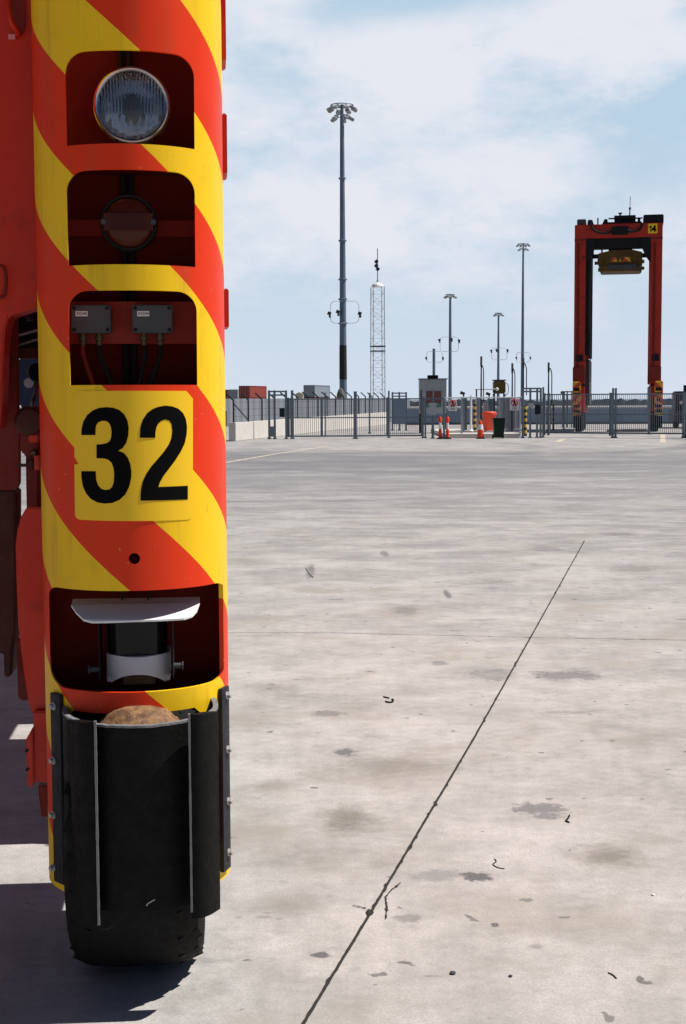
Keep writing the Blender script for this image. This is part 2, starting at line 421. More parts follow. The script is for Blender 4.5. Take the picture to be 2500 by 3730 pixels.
# ------------------------------------------------------------------ the ground
STAINS = [(1265, 2985, 120, 60, 0.94, 1), (2230, 3120, 150, 50, 0.88, 1), (1735, 3190, 58, 17, 0.95, 0), (1170, 3478, 42, 11, 0.95, 0), (1255, 2740, 40, 12, 0.81, 0),
          (1190, 2597, 60, 11, 0.55, 0), (1960, 2945, 80, 24, 0.68, 0), (1990, 2975, 50, 12, 0.65, 0), (1000, 2860, 90, 30, 0.55, 1), (1922, 3278, 26, 7, 0.65, 0), (1952, 3448, 30, 11, 0.44, 0),
          (1803, 3369, 14, 9, 0.95, 0), (1490, 3345, 60, 14, 0.45, 0), (1400, 2790, 260, 45, 0.68, 1), (1040, 3290, 150, 45, 0.39, 1), (2070, 2462, 130, 16, 0.65, 0), (1790, 2455, 80, 22, 0.49, 0),
          (1600, 2415, 30, 9, 0.52, 0), (960, 3340, 35, 7, 0.65, 1), (975, 3325, 22, 5, 0.78, 1), (870, 3342, 16, 6, 0.65, 1), (1015, 3347, 16, 5, 0.65, 1), (1480, 2225, 45, 14, 0.45, 0), (1630, 2165, 12, 14, 0.78, 0), (1131, 2080, 14, 26, 0.65, 0),
          (1402, 2017, 14, 9, 0.65, 0), (2300, 2070, 80, 10, 0.39, 0), (1990, 2000, 60, 7, 0.45, 0), (1810, 2120, 60, 8, 0.36, 0), (2250, 1945, 60, 6, 0.52, 0), (1000, 2500, 90, 16, 0.33, 1), (2350, 3060, 160, 40, 0.36, 1), (1590, 3190, 90, 22, 0.39, 0)]
def ground_mat():
    m, nt, p = newmat('worn_concrete')
    tc = mnode(nt, 'ShaderNodeTexCoord').outputs['Object']
    sp = mnode(nt, 'ShaderNodeSeparateXYZ'); nt.links.new(tc, sp.inputs[0]); x, y, _ = sp.outputs
    nA = noise(nt, tc, .16, 4); nB = noise(nt, tc, .9, 7, .62); nC = noise(nt, tc, 3.2, 7, .65); nD = noise(nt, tc, 13, 6, .7); nE = noise(nt, tc, 90, 3, .6); nF = noise(nt, tc, 260, 2)
    v = mmath(nt, 'ADD', mmath(nt, 'MULTIPLY', nA, .14), mmath(nt, 'MULTIPLY', nB, .34))
    v = mmath(nt, 'ADD', v, mmath(nt, 'MULTIPLY', nC, .30)); v = mmath(nt, 'ADD', v, mmath(nt, 'MULTIPLY', nD, .22))
    v = rng(nt, v, .395, .585, 0, 1, False)
    c = mixcol(nt, v, (.285, .272, .258), (.555, .527, .508))
    # brownish dust patches
    c = mixcol(nt, mmath(nt, 'MULTIPLY', rng(nt, noise(nt, tc, 1.05, 7, .62), .50, .68), .62), c, (.325, .288, .232))
    c = mixcol(nt, mmath(nt, 'MULTIPLY', rng(nt, noise(nt, tc, 2.6, 8, .68), .56, .70), .50), c, (.235, .222, .205))
    # worn, polished dark patches and rubber smears
    mp = mnode(nt, 'ShaderNodeMapping'); mp.inputs['Scale'].default_value = (.6, 1.0, 1.0); mp.inputs['Rotation'].default_value = (0, 0, .12); nt.links.new(tc, mp.inputs[0])
    sm = rng(nt, noise(nt, mp.outputs[0], .75, 8, .66), .54, .72)
    c = mixcol(nt, mmath(nt, 'MULTIPLY', sm, .45), c, (.19, .185, .188))
    # traffic film: greyer and streakier away from the parking bay
    far_ = rng(nt, mmath(nt, 'ADD', y, mmath(nt, 'MULTIPLY', mmath(nt, 'SUBTRACT', noise(nt, mp.outputs[0], .25, 4), .5), 9)), 7.5, 22, 0, 1)
    st_ = rng(nt, noise(nt, mp.outputs[0], 1.1, 9, .70), .44, .62, .12, .62)
    c = mixcol(nt, mmath(nt, 'MULTIPLY', far_, st_), c, (.165, .165, .172))
    mp3 = mnode(nt, 'ShaderNodeMapping'); mp3.inputs['Scale'].default_value = (.42, 1.0, 1.0); mp3.inputs['Rotation'].default_value = (0, 0, -.10); nt.links.new(tc, mp3.inputs[0])
    sk = rng(nt, noise(nt, mp3.outputs[0], 1.6, 8, .68), .60, .70)
    c = mixcol(nt, mmath(nt, 'MULTIPLY', sk, .60), c, (.11, .11, .12))
    # small oil spots
    vo = mnode(nt, 'ShaderNodeTexVoronoi'); vo.inputs['Scale'].default_value = 2.1; vo.inputs['Randomness'].default_value = 1.0
    wv = mnode(nt, 'ShaderNodeVectorMath', operation='MULTIPLY_ADD'); nzc = mnode(nt, 'ShaderNodeTexNoise'); nzc.inputs['Scale'].default_value = 14; nt.links.new(tc, nzc.inputs['Vector'])
    nt.links.new(nzc.outputs['Color'], wv.inputs[0]); wv.inputs[1].default_value = (.12, .12, 0); nt.links.new(tc, wv.inputs[2]); nt.links.new(wv.outputs[0], vo.inputs['Vector'])
    sc = mnode(nt, 'ShaderNodeSeparateColor'); nt.links.new(vo.outputs['Color'], sc.inputs[0])
    rad = mmath(nt, 'MULTIPLY', mmath(nt, 'POWER', sc.outputs[0], 3.0), .10)
    spot = rng(nt, mmath(nt, 'SUBTRACT', vo.outputs['Distance'], rad), .035, -.03)
    c = mixcol(nt, mmath(nt, 'MULTIPLY', spot, mmath(nt, 'MULTIPLY', rng(nt, sc.outputs[1], .25, 1), .6)), c, (.12, .115, .115))
    # little pits and flecks
    vp = mnode(nt, 'ShaderNodeTexVoronoi'); vp.inputs['Scale'].default_value = 11; nt.links.new(wv.outputs[0], vp.inputs['Vector'])
    sc2 = mnode(nt, 'ShaderNodeSeparateColor'); nt.links.new(vp.outputs['Color'], sc2.inputs[0])
    pit = rng(nt, mmath(nt, 'SUBTRACT', vp.outputs['Distance'], mmath(nt, 'SUBTRACT', mmath(nt, 'MULTIPLY', mmath(nt, 'POWER', sc2.outputs[0], 3.0), .42), .15)), .07, -.05)
    c = mixcol(nt, mmath(nt, 'MULTIPLY', pit, mmath(nt, 'MULTIPLY', rng(nt, sc2.outputs[1], .1, .9), .9)), c, (.085, .082, .082))
    # scuffed rubber dashes, thicker further out
    mp4 = mnode(nt, 'ShaderNodeMapping'); mp4.inputs['Scale'].default_value = (2.2, 2.8, 1.0); mp4.inputs['Rotation'].default_value = (0, 0, .5); nt.links.new(wv.outputs[0], mp4.inputs[0])
    vq = mnode(nt, 'ShaderNodeTexVoronoi'); vq.inputs['Scale'].default_value = 1.0; nt.links.new(mp4.outputs[0], vq.inputs['Vector'])
    sc4 = mnode(nt, 'ShaderNodeSeparateColor'); nt.links.new(vq.outputs['Color'], sc4.inputs[0])
    rd4 = mmath(nt, 'SUBTRACT', mmath(nt, 'MULTIPLY', mmath(nt, 'POWER', sc4.outputs[0], 2.0), .34), .08)
    dd4 = mmath(nt, 'ADD', mmath(nt, 'SUBTRACT', vq.outputs['Distance'], rd4), mmath(nt, 'MULTIPLY', mmath(nt, 'SUBTRACT', nD, .5), .55))
    dash = rng(nt, dd4, .05, -.10)
    c = mixcol(nt, mmath(nt, 'MULTIPLY', dash, mmath(nt, 'MULTIPLY', rng(nt, y, 6, 14, .25, 1), rng(nt, sc4.outputs[1], .2, 1, .1, .62))), c, (.125, .125, .135))
    # individual stains
    wn_ = mmath(nt, 'SUBTRACT', noise(nt, tc, 7, 7, .68), .5); wn2 = mmath(nt, 'SUBTRACT', noise(nt, tc, 28, 5, .65), .5)
    accd = None; accb = None
    for (px, py, wx, wy, amp, brown) in STAINS:
        g = G(px, py); rx = wx / F * g.y; ry = wy * g.y * g.y / (F * H)
        u = mmath(nt, 'DIVIDE', mmath(nt, 'SUBTRACT', x, g.x), rx); w = mmath(nt, 'DIVIDE', mmath(nt, 'SUBTRACT', y, g.y), ry)
        d = mmath(nt, 'SQRT', mmath(nt, 'ADD', mmath(nt, 'MULTIPLY', u, u), mmath(nt, 'MULTIPLY', w, w)))
        d = mmath(nt, 'ADD', d, mmath(nt, 'ADD', mmath(nt, 'MULTIPLY', wn_, 1.7 if brown else 2.4), mmath(nt, 'MULTIPLY', wn2, .6 if brown else 1.3)))
        k = rng(nt, d, 1.5 if brown else 1.35, .0 if brown else .65, 0, amp)
        if brown: accb = k if accb is None else mmath(nt, 'MAXIMUM', accb, k)
        else: accd = k if accd is None else mmath(nt, 'MAXIMUM', accd, k)
    c = mixcol(nt, accb, c, (.17, .150, .115)); c = mixcol(nt, accd, c, (.060, .062, .072))
    # tyre arcs of the turning straddle carriers, darkest about 35-55 m out
    tr = None
    for (cx, cy, r0, wd, amp) in [(-2, 74, 31, 1.6, .6), (-8, 70, 25, 1.2, .8), (4, 78, 33, 1.2, .6), (16, 72, 28, 1.3, .55), (-14, 60, 22, .8, .6), (24, 84, 42, 1.2, .5), (-18, 44, 14, .5, .55), (9, 60, 22, .6, .4), (30, 62, 34, .7, .4), (-4, 90, 62, .5, .35), (14, 95, 70, .6, .3)]:
        u = mmath(nt, 'SUBTRACT', x, cx); w = mmath(nt, 'SUBTRACT', y, cy)
        d = mmath(nt, 'ABSOLUTE', mmath(nt, 'SUBTRACT', mmath(nt, 'SQRT', mmath(nt, 'ADD', mmath(nt, 'MULTIPLY', u, u), mmath(nt, 'MULTIPLY', w, w))), r0))
        k = rng(nt, d, wd, wd * .4, 0, amp); tr = k if tr is None else mmath(nt, 'MAXIMUM', tr, k)
    tr = mmath(nt, 'MULTIPLY', tr, rng(nt, noise(nt, mp.outputs[0], .35, 7, .65), .36, .62))
    c = mixcol(nt, tr, c, (.125, .13, .15))
    yw = mmath(nt, 'ADD', y, mmath(nt, 'MULTIPLY', mmath(nt, 'SUBTRACT', noise(nt, mp.outputs[0], .12, 5), .5), 12))
    belt = mmath(nt, 'MULTIPLY', rng(nt, yw, 17, 46), rng(nt, yw, 60, 52))
    belt = mmath(nt, 'MULTIPLY', belt, rng(nt, x, 20, -6, .6, 1.0))
    c = mixcol(nt, mmath(nt, 'MULTIPLY', belt, rng(nt, noise(nt, mp.outputs[0], .5, 7, .66), .30, .60, .30, .92)), c, (.115, .118, .142))
    c = mixcol(nt, rng(nt, nE, .36, .66, .0, .42), c, (.27, .258, .243))
    c = mixcol(nt, mmath(nt, 'MULTIPLY', rng(nt, nF, .50, .66), .42), c, (.25, .24, .228))
    nt.links.new(c, p.inputs['Base Color'])
    p.inputs['Roughness'].default_value = .85; p.inputs['Specular IOR Level'].default_value = .3
    b = mnode(nt, 'ShaderNodeBump'); b.inputs['Strength'].default_value = .35; b.inputs['Distance'].default_value = .012
    nt.links.new(mmath(nt, 'ADD', mmath(nt, 'MULTIPLY', nD, .8), mmath(nt, 'MULTIPLY', nE, .35)), b.inputs['Height']); nt.links.new(b.outputs[0], p.inputs['Normal'])
    return m
g = MB(); gx = [-600, -60, 60, 600]; gy = [-80, 0, 120, 620]
for i in range(3):
    for j in range(3):
        g.add([(gx[i], gy[j], 0), (gx[i + 1], gy[j], 0), (gx[i + 1], gy[j + 1], 0), (gx[i], gy[j + 1], 0)], [(0, 1, 2, 3)])
tag(g.build('concrete_apron', ground_mat(), smooth=False), 'worn pale concrete port apron with tyre marks and stains', kind='structure')
def sea_mat():
    m, nt, p = newmat('sea_water')
    p.inputs['Base Color'].default_value = (.09, .13, .17, 1); p.inputs['Roughness'].default_value = .35
    return m
s_ = MB().add([(-9000, 620.5, -1.5), (9000, 620.5, -1.5), (9000, 15000, -1.5), (-9000, 15000, -1.5)], [(0, 1, 2, 3)])
tag(s_.build('sea', sea_mat(), smooth=False), 'flat pale blue sea beyond the port', kind='structure')
# low rock breakwater far out
bw = MB(); prof = [(0, 0.0), (3, 1.0), (5, 1.0), (9, 0.0)]; nseg = 90
rows = []
for i in range(nseg + 1):
    xx = 8 + i * 125.0 / nseg; hh = (1.2 + .9 * random.random()) if i not in (0, nseg) else 0
    rows.append([(xx, 400 + a, b * hh) for a, b in prof])
for i in range(nseg):
    bw.add(rows[i] + rows[i + 1], [(0, 1, 5, 4), (1, 2, 6, 5), (2, 3, 7, 6)])
tag(bw.build('breakwater', paint('wet_basalt', (.022, .027, .036), .8, var=.3, scale=.3), smooth=False), 'long low dark rock breakwater far behind the blue grey wall', kind='structure')

# expansion joints: sawn grooves filled with dark sealant, 4 mm above the slab
def strip(pts, w, name, mat, label, z=.004, jitter=.0, n=60):
    P = [Vector((p.x, p.y, 0)) for p in pts]; vs = []; fs = []
    tot = [(P[i], P[i + 1]) for i in range(len(P) - 1)]
    samples = []
    for a, b in tot:
        for k in range(n): samples.append(a.lerp(b, k / n))
    samples.append(P[-1])
    for i, q in enumerate(samples):
        d = (samples[min(i + 1, len(samples) - 1)] - samples[max(i - 1, 0)]).normalized(); nn = Vector((-d.y, d.x, 0))
        wl_, wr = w * (.5 + random.uniform(-jitter, jitter)), w * (.5 + random.uniform(-jitter, jitter))
        if random.random() < .035: wl_ *= random.uniform(1.4, 2.6)
        if random.random() < .035: wr *= random.uniform(1.4, 2.6)
        vs += [(q + nn * wl_) + Vector((0, 0, z)), (q - nn * wr) + Vector((0, 0, z))]
        if i: fs.append((2 * i - 2, 2 * i - 1, 2 * i + 1, 2 * i))
    return tag(MB().add(vs, fs).build(name, mat, smooth=False), label, kind='structure')
j0 = G(1105, 3730); j1 = G(1350, 3325); j2 = G(2130, 1970)
dj = (j1 - j0).normalized()
strip([j0 - dj * 3, G(1340, 3345), G(1722, 2700), G(1935, 2320), j2], .0125, 'expansion_joint', M_joint, 'dark sealed joint line running away across the concrete slab', jitter=.10, n=130)
M_hair = paint('fine_joint_dust', (.20, .19, .18), .9, var=.3, scale=10)
strip([G(825, 2305), G(1200, 2305), G(1935, 2322), G(2600, 2334)], .010, 'cross_joint', M_hair, 'faint hairline joint crossing the concrete from left to right', z=.003, jitter=.35, n=60)
strip([G(818, 1686), G(1010, 1653), G(1190, 1626)], .16, 'yellow_line', M_road, 'faded yellow line painted on the apron near the wall end', z=.004, jitter=.12, n=30)
strip([G(2030, 1610), G(2052, 1600)], .3, 'gate_line', M_road, 'short faded yellow mark before the straddle yard gate', z=.004)
strip([G(2415, 1612), G(2415, 1578)], .25, 'lane_mark', M_road, 'faded yellow lane mark beside the right leg of the machine', z=.004)
# crack beside the joint
strip([G(1462, 3217), G(1425, 3245), G(1405, 3270), G(1410, 3300), G(1406, 3350)], .0055, 'surface_crack', M_joint, 'small branching crack in the concrete beside the joint line', jitter=.4, n=8)
strip([G(1285, 3300), G(1310, 3305), G(1335, 3312)], .005, 'spalled_crack', M_joint, 'short spalled crack left of the joint line', jitter=.4, n=8)
ch = MB(); cg = G(1347, 3327)
ch.prism([(cg.x + .014 * math.cos(a) * random.uniform(.7, 1.3), cg.y + .030 * math.sin(a) * random.uniform(.7, 1.3)) for a in [k * .698 for k in range(9)]], .003, lambda a, b, t: Vector((a, b, .003 + t)))
tag(ch.build('joint_chip', M_joint, smooth=False), 'broken dark chip in the joint edge near the bottom', kind='structure')
# small litter
def wire(pts, r, label, name='wire_scrap', mat=M_black, z=.008):
    P = [G(a, b) + Vector((0, 0, r * .9)) for a, b in pts]
    return tag(MB().path(spline(P, 5), r, 6).build(name, mat), label, 'litter', 'small litter on the concrete')
wire([(1398, 2540), (1409, 2543), (1418, 2545)], .005, 'tiny black scrap above the hook shaped scrap', 'rubber_scrap')
wire([(1405, 2558), (1418, 2561), (1430, 2559), (1433, 2552), (1428, 2550)], .006, 'black hook shaped scrap lying on the pale concrete', 'rubber_scrap')
wire([(2216, 3545), (2232, 3553), (2246, 3566)], .0024, 'thin curved wire on the concrete at lower right')
wire([(2075, 2972), (2069, 2984), (2062, 2992), (2074, 2998)], .004, 'small dark bent scrap on the concrete right of the oil smear', 'rubber_scrap')
wire([(1802, 3130), (1808, 3140), (1796, 3150), (1815, 3162), (1838, 3166)], .0022, 'thin wavy scrap above the black diamond stain')
wire([(1116, 2070), (1128, 2090), (1142, 2104)], .006, 'short pale blue strip on the concrete mid left', 'plastic_strip', M_lamp)
def pebble(px, py, r, label, mat):
    c_ = G(px, py); b = MB(); pr = [(r * .5, 0), (r, r * .3), (r * .8, r * .6), (r * .2, r * .75)]
    b.lathe(pr, (c_.x, c_.y, .001), (0, 0, 1), 7)
    return tag(b.build('debris_lump', mat, smooth=False), label, 'litter', 'small litter on the concrete')
pebble(1650, 3548, .012, 'small dark lump on the concrete low in the middle', M_dkgrey)
pebble(2380, 3262, .008, 'tiny pale fleck on the concrete at right', M_label)
pebble(1860, 3558, .008, 'tiny dark fleck right of the small dark lump', M_dkgrey)

# ------------------------------------------------------------------ the straddle carrier with the 32 guard
PSI = R(5.5); CX, CY = -0.7235, 4.93
ROTI = Matrix.Rotation(-PSI, 4, 'Z'); CW = Vector((CX, CY, 0))
O_L = ROTI @ (Vector((0, 0, H)) - CW)
def L(px, py, yl):
    d = ROTI @ ray(px, py); t = (yl - O_L.y) / d.y; return O_L + d * t
def CYL(px, py, r=GY0):
    """where the line of sight meets the rounded front: (angle, height)"""
    d = ROTI @ ray(px, py); a = d.x ** 2 + d.y ** 2; b = 2 * (O_L.x * d.x + O_L.y * d.y); c = O_L.x ** 2 + O_L.y ** 2 - r * r
    disc = b * b - 4 * a * c
    t = (-b - math.sqrt(max(disc, 0))) / (2 * a); p = O_L + d * t
    return math.atan2(p.x, -p.y), p.z
a0, zA = CYL(478, 150); a1, zB = CYL(478, 150 + 2 * 684)
STR_P = (zA - zB) / 2; STR_K = .286
a2, zY = CYL(478, 492)                   # yellow above, red below
STR_Z0 = zY + STR_K * a2 - STR_P * .503
M_stripe = stripes_mat()

near = empty('straddle_carrier', (CX, CY, 0), PSI, 'red straddle carrier leg with striped guard numbered 32, close up on the left', 'straddle carrier')
ZTOP, ZBOT = 3.75, CYL(480, 3175)[1] - .1
def u_section(r, back, n=40):
    return [(-r, back)] + [(r * math.sin(a), -r * math.cos(a)) for a in [-math.pi / 2 + math.pi * k / n for k in range(n + 1)]] + [(r, back)]
def build_guard():
    n = 72; out = u_section(GY0, .20, n); inn = u_section(GY0 - .014, .20, n); k = len(out)
    b = MB(); vs = []
    zb = [ZBOT]; 
    for z in (ZBOT, ZTOP):
        vs += [(x, y, z) for x, y in out] + [(x, y, z) for x, y in inn]
    fs = []
    for i in range(k - 1):
        fs += [(i, i + 1, 2 * k + i + 1, 2 * k + i), (k + i + 1, k + i, 3 * k + i, 3 * k + i + 1), (i + 1, i, k + i, k + i + 1), (2 * k + i, 2 * k + i + 1, 3 * k + i + 1, 3 * k + i)]
    for i in (0, k - 1):
        fs.append((i, k + i, 3 * k + i, 2 * k + i))
    b.add(vs, fs)
    o = b.build('front_guard', M_stripe, None, smooth=False)
    cut = MB()
    def rrect(l, r, t, bo, rt, rb, seg=8):
        """rounded hole measured on the photo: left, right, top, bottom pixels and corner radii in metres"""
        ax, zt = CYL(l, (t + bo) / 2)[0], CYL((l + r) / 2, t)[1]; bx, zb_ = CYL(r, (t + bo) / 2)[0], CYL((l + r) / 2, bo)[1]
        x0, x1 = GY0 * math.sin(ax), GY0 * math.sin(bx); pts = []
        for (cx, cz, r0, s0) in ((x1 - rt, zt - rt, rt, 0), (x0 + rt, zt - rt, rt, 90), (x0 + rb, zb_ + rb, rb, 180), (x1 - rb, zb_ + rb, rb, 270)):
            if r0 <= 0.002: pts.append((cx, cz)); continue
            pts += [(cx + r0 * math.cos(R(s0 + 90 * q / seg)), cz + r0 * math.sin(R(s0 + 90 * q / seg))) for q in range(seg + 1)]
        return pts
    for hole in ((240, 708, 181, 524, .062, .001), (245, 711, 617, 964, .062, .001), (252, 718, 1057, 1403, .062, .001), (182, 822, 2152, 2522, .035, .06)):
        cut.prism(rrect(*hole), .40, lambda a, b_, t: Vector((a, -.5 + t, b_)))
    ah, zh = CYL(490, 2035); hx = GY0 * math.sin(ah)
    cut.prism([(hx + .0185 * math.cos(q * .3927), zh + .0185 * math.sin(q * .3927)) for q in range(16)], .3, lambda a, b_, t: Vector((a, -.5 + t, b_)))
    zc = CYL(480, 2600)[1]
    cut.prism([(-.245, ZBOT - .2), (.245, ZBOT - .2), (.245, zc - .05), (.2, zc), (-.2, zc), (-.245, zc - .05)], .6, lambda a, b_, t: Vector((a, -.6 + t, b_)))
    c = cut.build('guard_cutter', M_stripe, None, smooth=False)
    md = o.modifiers.new('openings', 'BOOLEAN'); md.operation = 'DIFFERENCE'; md.object = c; md.solver = 'EXACT'
    dg = bpy.context.evaluated_depsgraph_get(); me = bpy.data.meshes.new_from_object(o.evaluated_get(dg))
    o.modifiers.clear(); bpy.data.objects.remove(c)
    o.data = me; me.name = 'front_guard'
    for p in me.polygons: p.use_smooth = True
    me.set_sharp_from_angle(angle=R(30)); o.parent = near
    return o
guard = build_guard()

def wrap(poly_az, name, mat, parent, r0, thick, cuts=.02):
    """a flat outline in (angle, height) laid on the rounded front"""
    b = bmesh.new(); tris = tessellate_polygon([[Vector((a, z, 0)) for a, z in poly_az]])
    vv = [b.verts.new((a, z, 0)) for a, z in poly_az]
    for t in tris:
        try: b.faces.new([vv[i] for i in t])
        except ValueError: pass
    lo = min(a for a, z in poly_az); hi = max(a for a, z in poly_az); q = lo + cuts
    while q < hi:
        bmesh.ops.bisect_plane(b, geom=b.verts[:] + b.edges[:] + b.faces[:], plane_co=(q, 0, 0), plane_no=(1, 0, 0)); q += cuts
    for v in b.verts:
        a, z = v.co.x, v.co.y; v.co = Vector((r0 * math.sin(a), -r0 * math.cos(a), z))
    bmesh.ops.recalc_face_normals(b, faces=b.faces[:])
    for f in b.faces:
        c = f.calc_center_median()
        if f.normal.dot(Vector((c.x, c.y, 0))) < 0: f.normal_flip()
    ext = bmesh.ops.extrude_face_region(b, geom=b.faces[:])
    for v in [e for e in ext['geom'] if isinstance(e, bmesh.types.BMVert)]:
        k = (r0 + thick) / r0; v.co.x *= k; v.co.y *= k
    bmesh.ops.recalc_face_normals(b, faces=b.faces[:])
    return link_bm(b, name, mat, parent, smooth=False)
def az(pts): return [CYL(a, b) for a, b in pts]
def arcpts(cx, cy, r, a0_, a1_, n=6): return [(cx + r * math.cos(R(a0_ + (a1_ - a0_) * k / n)), cy + r * math.sin(R(a0_ + (a1_ - a0_) * k / n))) for k in range(n + 1)]
panel = wrap(az([(288, 1424), (678, 1424), (702, 1452), (702, 1748), (695, 1752), (702, 1758)] + arcpts(680, 1871, 22, 0, 90) + arcpts(297, 1871, 22, 90, 180) + [(273, 1692), (288, 1690), (273, 1664), (273, 1440)]), 'number_panel', M_yel, guard, GY0 + .0006, .0012)
D3 = [(520, 357), (608, 357), (609, 320), (613, 295), (625, 277), (648, 267), (672, 267), (693, 278), (706, 303), (710, 335), (708, 370), (699, 394), (680, 408), (650, 415), (615, 417), (616, 504), (660, 505), (690, 513), (711, 533), (723, 567), (727, 610), (724, 655), (714, 685), (695, 703), (670, 706), (645, 698), (625, 675), (613, 640), (610, 586), (520, 586), (521, 628), (530, 683), (550, 727), (580, 762), (620, 784), (668, 792), (715, 787), (760, 768), (796, 735), (821, 685), (833, 633), (835, 588), (828, 540), (812, 500), (787, 470), (752, 457), (780, 440), (803, 405), (815, 360), (818, 310), (810, 265), (790, 226), (760, 199), (720, 184), (678, 180), (630, 185), (590, 202), (556, 231), (533, 270), (522, 315)]
D2 = [(888, 374), (985, 374), (986, 340), (992, 308), (1006, 280), (1028, 263), (1050, 258), (1074, 265), (1088, 286), (1093, 328), (1088, 375), (1071, 416), (1040, 462), (1000, 510), (960, 556), (929, 602), (906, 652), (894, 710), (892, 773), (1190, 765), (1190, 678), (1005, 686), (1015, 655), (1040, 611), (1075, 565), (1112, 515), (1146, 461), (1170, 410), (1182, 355), (1185, 305), (1178, 256), (1160, 217), (1130, 189), (1092, 175), (1052, 170), (1010, 176), (970, 191), (935, 217), (906, 260), (891, 312)]
for D in (D3, D2):
    wrap(az([(a * .574, 1380 + b * .574) for a, b in D]), 'digit', M_black, guard, GY0 + .0022, .0008)

# leg body behind the guard, with the pockets the lamps sit in
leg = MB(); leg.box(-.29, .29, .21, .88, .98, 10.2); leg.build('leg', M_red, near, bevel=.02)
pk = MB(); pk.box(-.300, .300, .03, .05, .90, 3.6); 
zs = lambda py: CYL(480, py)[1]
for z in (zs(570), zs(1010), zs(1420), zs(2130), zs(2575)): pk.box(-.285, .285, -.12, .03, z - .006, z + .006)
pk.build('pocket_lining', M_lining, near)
def bar_between(name, l, r, t, b, y0, y1, mat, parent=near, bevel=.0):
    p0 = L(l, t, y0); p1 = L(r, b, y0)
    return MB().box(p0.x, p1.x, y0, y1, p1.z, p0.z).build(name, mat, parent, bevel=bevel)
bar_between('mounting_bar', 225, 735, 800, 862, -.10, -.085, paint('dim_red_bar', (.15, .012, .007), .8, spec=.1))
bar_between('mounting_bar', 225, 735, 1098, 1252, -.07, -.055, M_plate)
cd = MB()
for px in (448, 478): 
    p = L(px, 800, -.03); cd.tube((p.x, .012, 1.95), (p.x, .012, 3.6), .011, 8)
cd.build('conduit', M_cable, near)
# slots of the side panel seen edge-on at the right
for t, b in ((-200, 118), (330, 565), (1020, 1172)):
    MB().box(GY0 - .002, GY0 + .016, .02, .19, zs(b), zs(t)).build('side_flange', M_red, near, bevel=.004)

# ---- headlight
hc = L(481, 386, -.20); hr = 137 / F * (4.93 - .20)
head = MB().lathe([(hr, .035), (hr, .0), (hr * .985, -.014), (hr * .93, -.02), (hr * .885, -.016), (hr * .87, -.004), (hr * .87, .035)], hc, (0, 1, 0), 64).build('headlight', M_chrome, near, angle=60)
rr_ = hr * .86
rf = bmesh.new(); NA, NR = 40, 9; ringv = []
rnd = random.Random(3)
for k in range(NR + 1):
    f_ = k / NR; rad_ = rr_ * .98 * (1 - f_) + .012 * f_
    ringv.append([rf.verts.new(hc + Vector((rad_ * math.cos(2 * math.pi * q / NA), .002 + .10 * (1 - (1 - f_) ** 2) + (rnd.uniform(-.0045, .0045) if 0 < k < NR else 0), rad_ * math.sin(2 * math.pi * q / NA)))) for q in range(NA)])
for k in range(NR):
    for q in range(NA): rf.faces.new((ringv[k][q], ringv[k][(q + 1) % NA], ringv[k + 1][(q + 1) % NA], ringv[k + 1][q]))
bmesh.ops.recalc_face_normals(rf, faces=rf.faces[:])
link_bm(rf, 'reflector', M_mirror, head, smooth=False)
MB().lathe([(.026, .002), (.042, .004), (.042, .02), (.026, .022)], hc, (0, 1, 0), 32).build('bulb_shield', M_dkgrey, head)
MB().lathe([(.004, .0), (.012, .006), (.014, .02), (.014, .05)], hc + Vector((0, .004, 0)), (0, 1, 0), 20).build('bulb', M_white, head)
ln = MB(); N = 220; idx = {}
for i in range(N + 1):
    for j in range(41):
        x = -rr_ + 2 * rr_ * i / N; z = -rr_ + 2 * rr_ * j / 40; q = math.sqrt(x * x + z * z) / rr_
        if q > 1.03: continue
        rib = .0034 * abs(math.sin(x / rr_ * math.pi * 11))
        if z < -.25 * rr_: rib = .004 * abs(math.sin(x / rr_ * math.pi * 5)) * abs(math.cos(z / rr_ * 7))
        idx[i, j] = len(ln.v); ln.v.append(tuple(hc + Vector((x, -.012 - .016 * (1 - min(q, 1) ** 2) - rib, z))))
for i in range(N):
    for j in range(40):
        k = [(i, j), (i + 1, j), (i + 1, j + 1), (i, j + 1)]
        if all(q in idx for q in k): ln.f.append(tuple(idx[q] for q in k))
lb = ln.bm(); ex = bmesh.ops.extrude_face_region(lb, geom=lb.faces[:])
for v in [e for e in ex['geom'] if isinstance(e, bmesh.types.BMVert)]: v.co.y = hc.y - .006 - .014 * (1 - min(1, ((v.co.x - hc.x) ** 2 + (v.co.z - hc.z) ** 2) / rr_ ** 2))
bmesh.ops.recalc_face_normals(lb, faces=lb.faces[:])
link_bm(lb, 'lens', M_glass, head, angle=60)
# bracket carrying the headlight
MB().box(hc.x - .10, hc.x + .10, hc.y + .04, .03, hc.z - .02, hc.z + .02).build('lamp_bracket', M_hole, near)

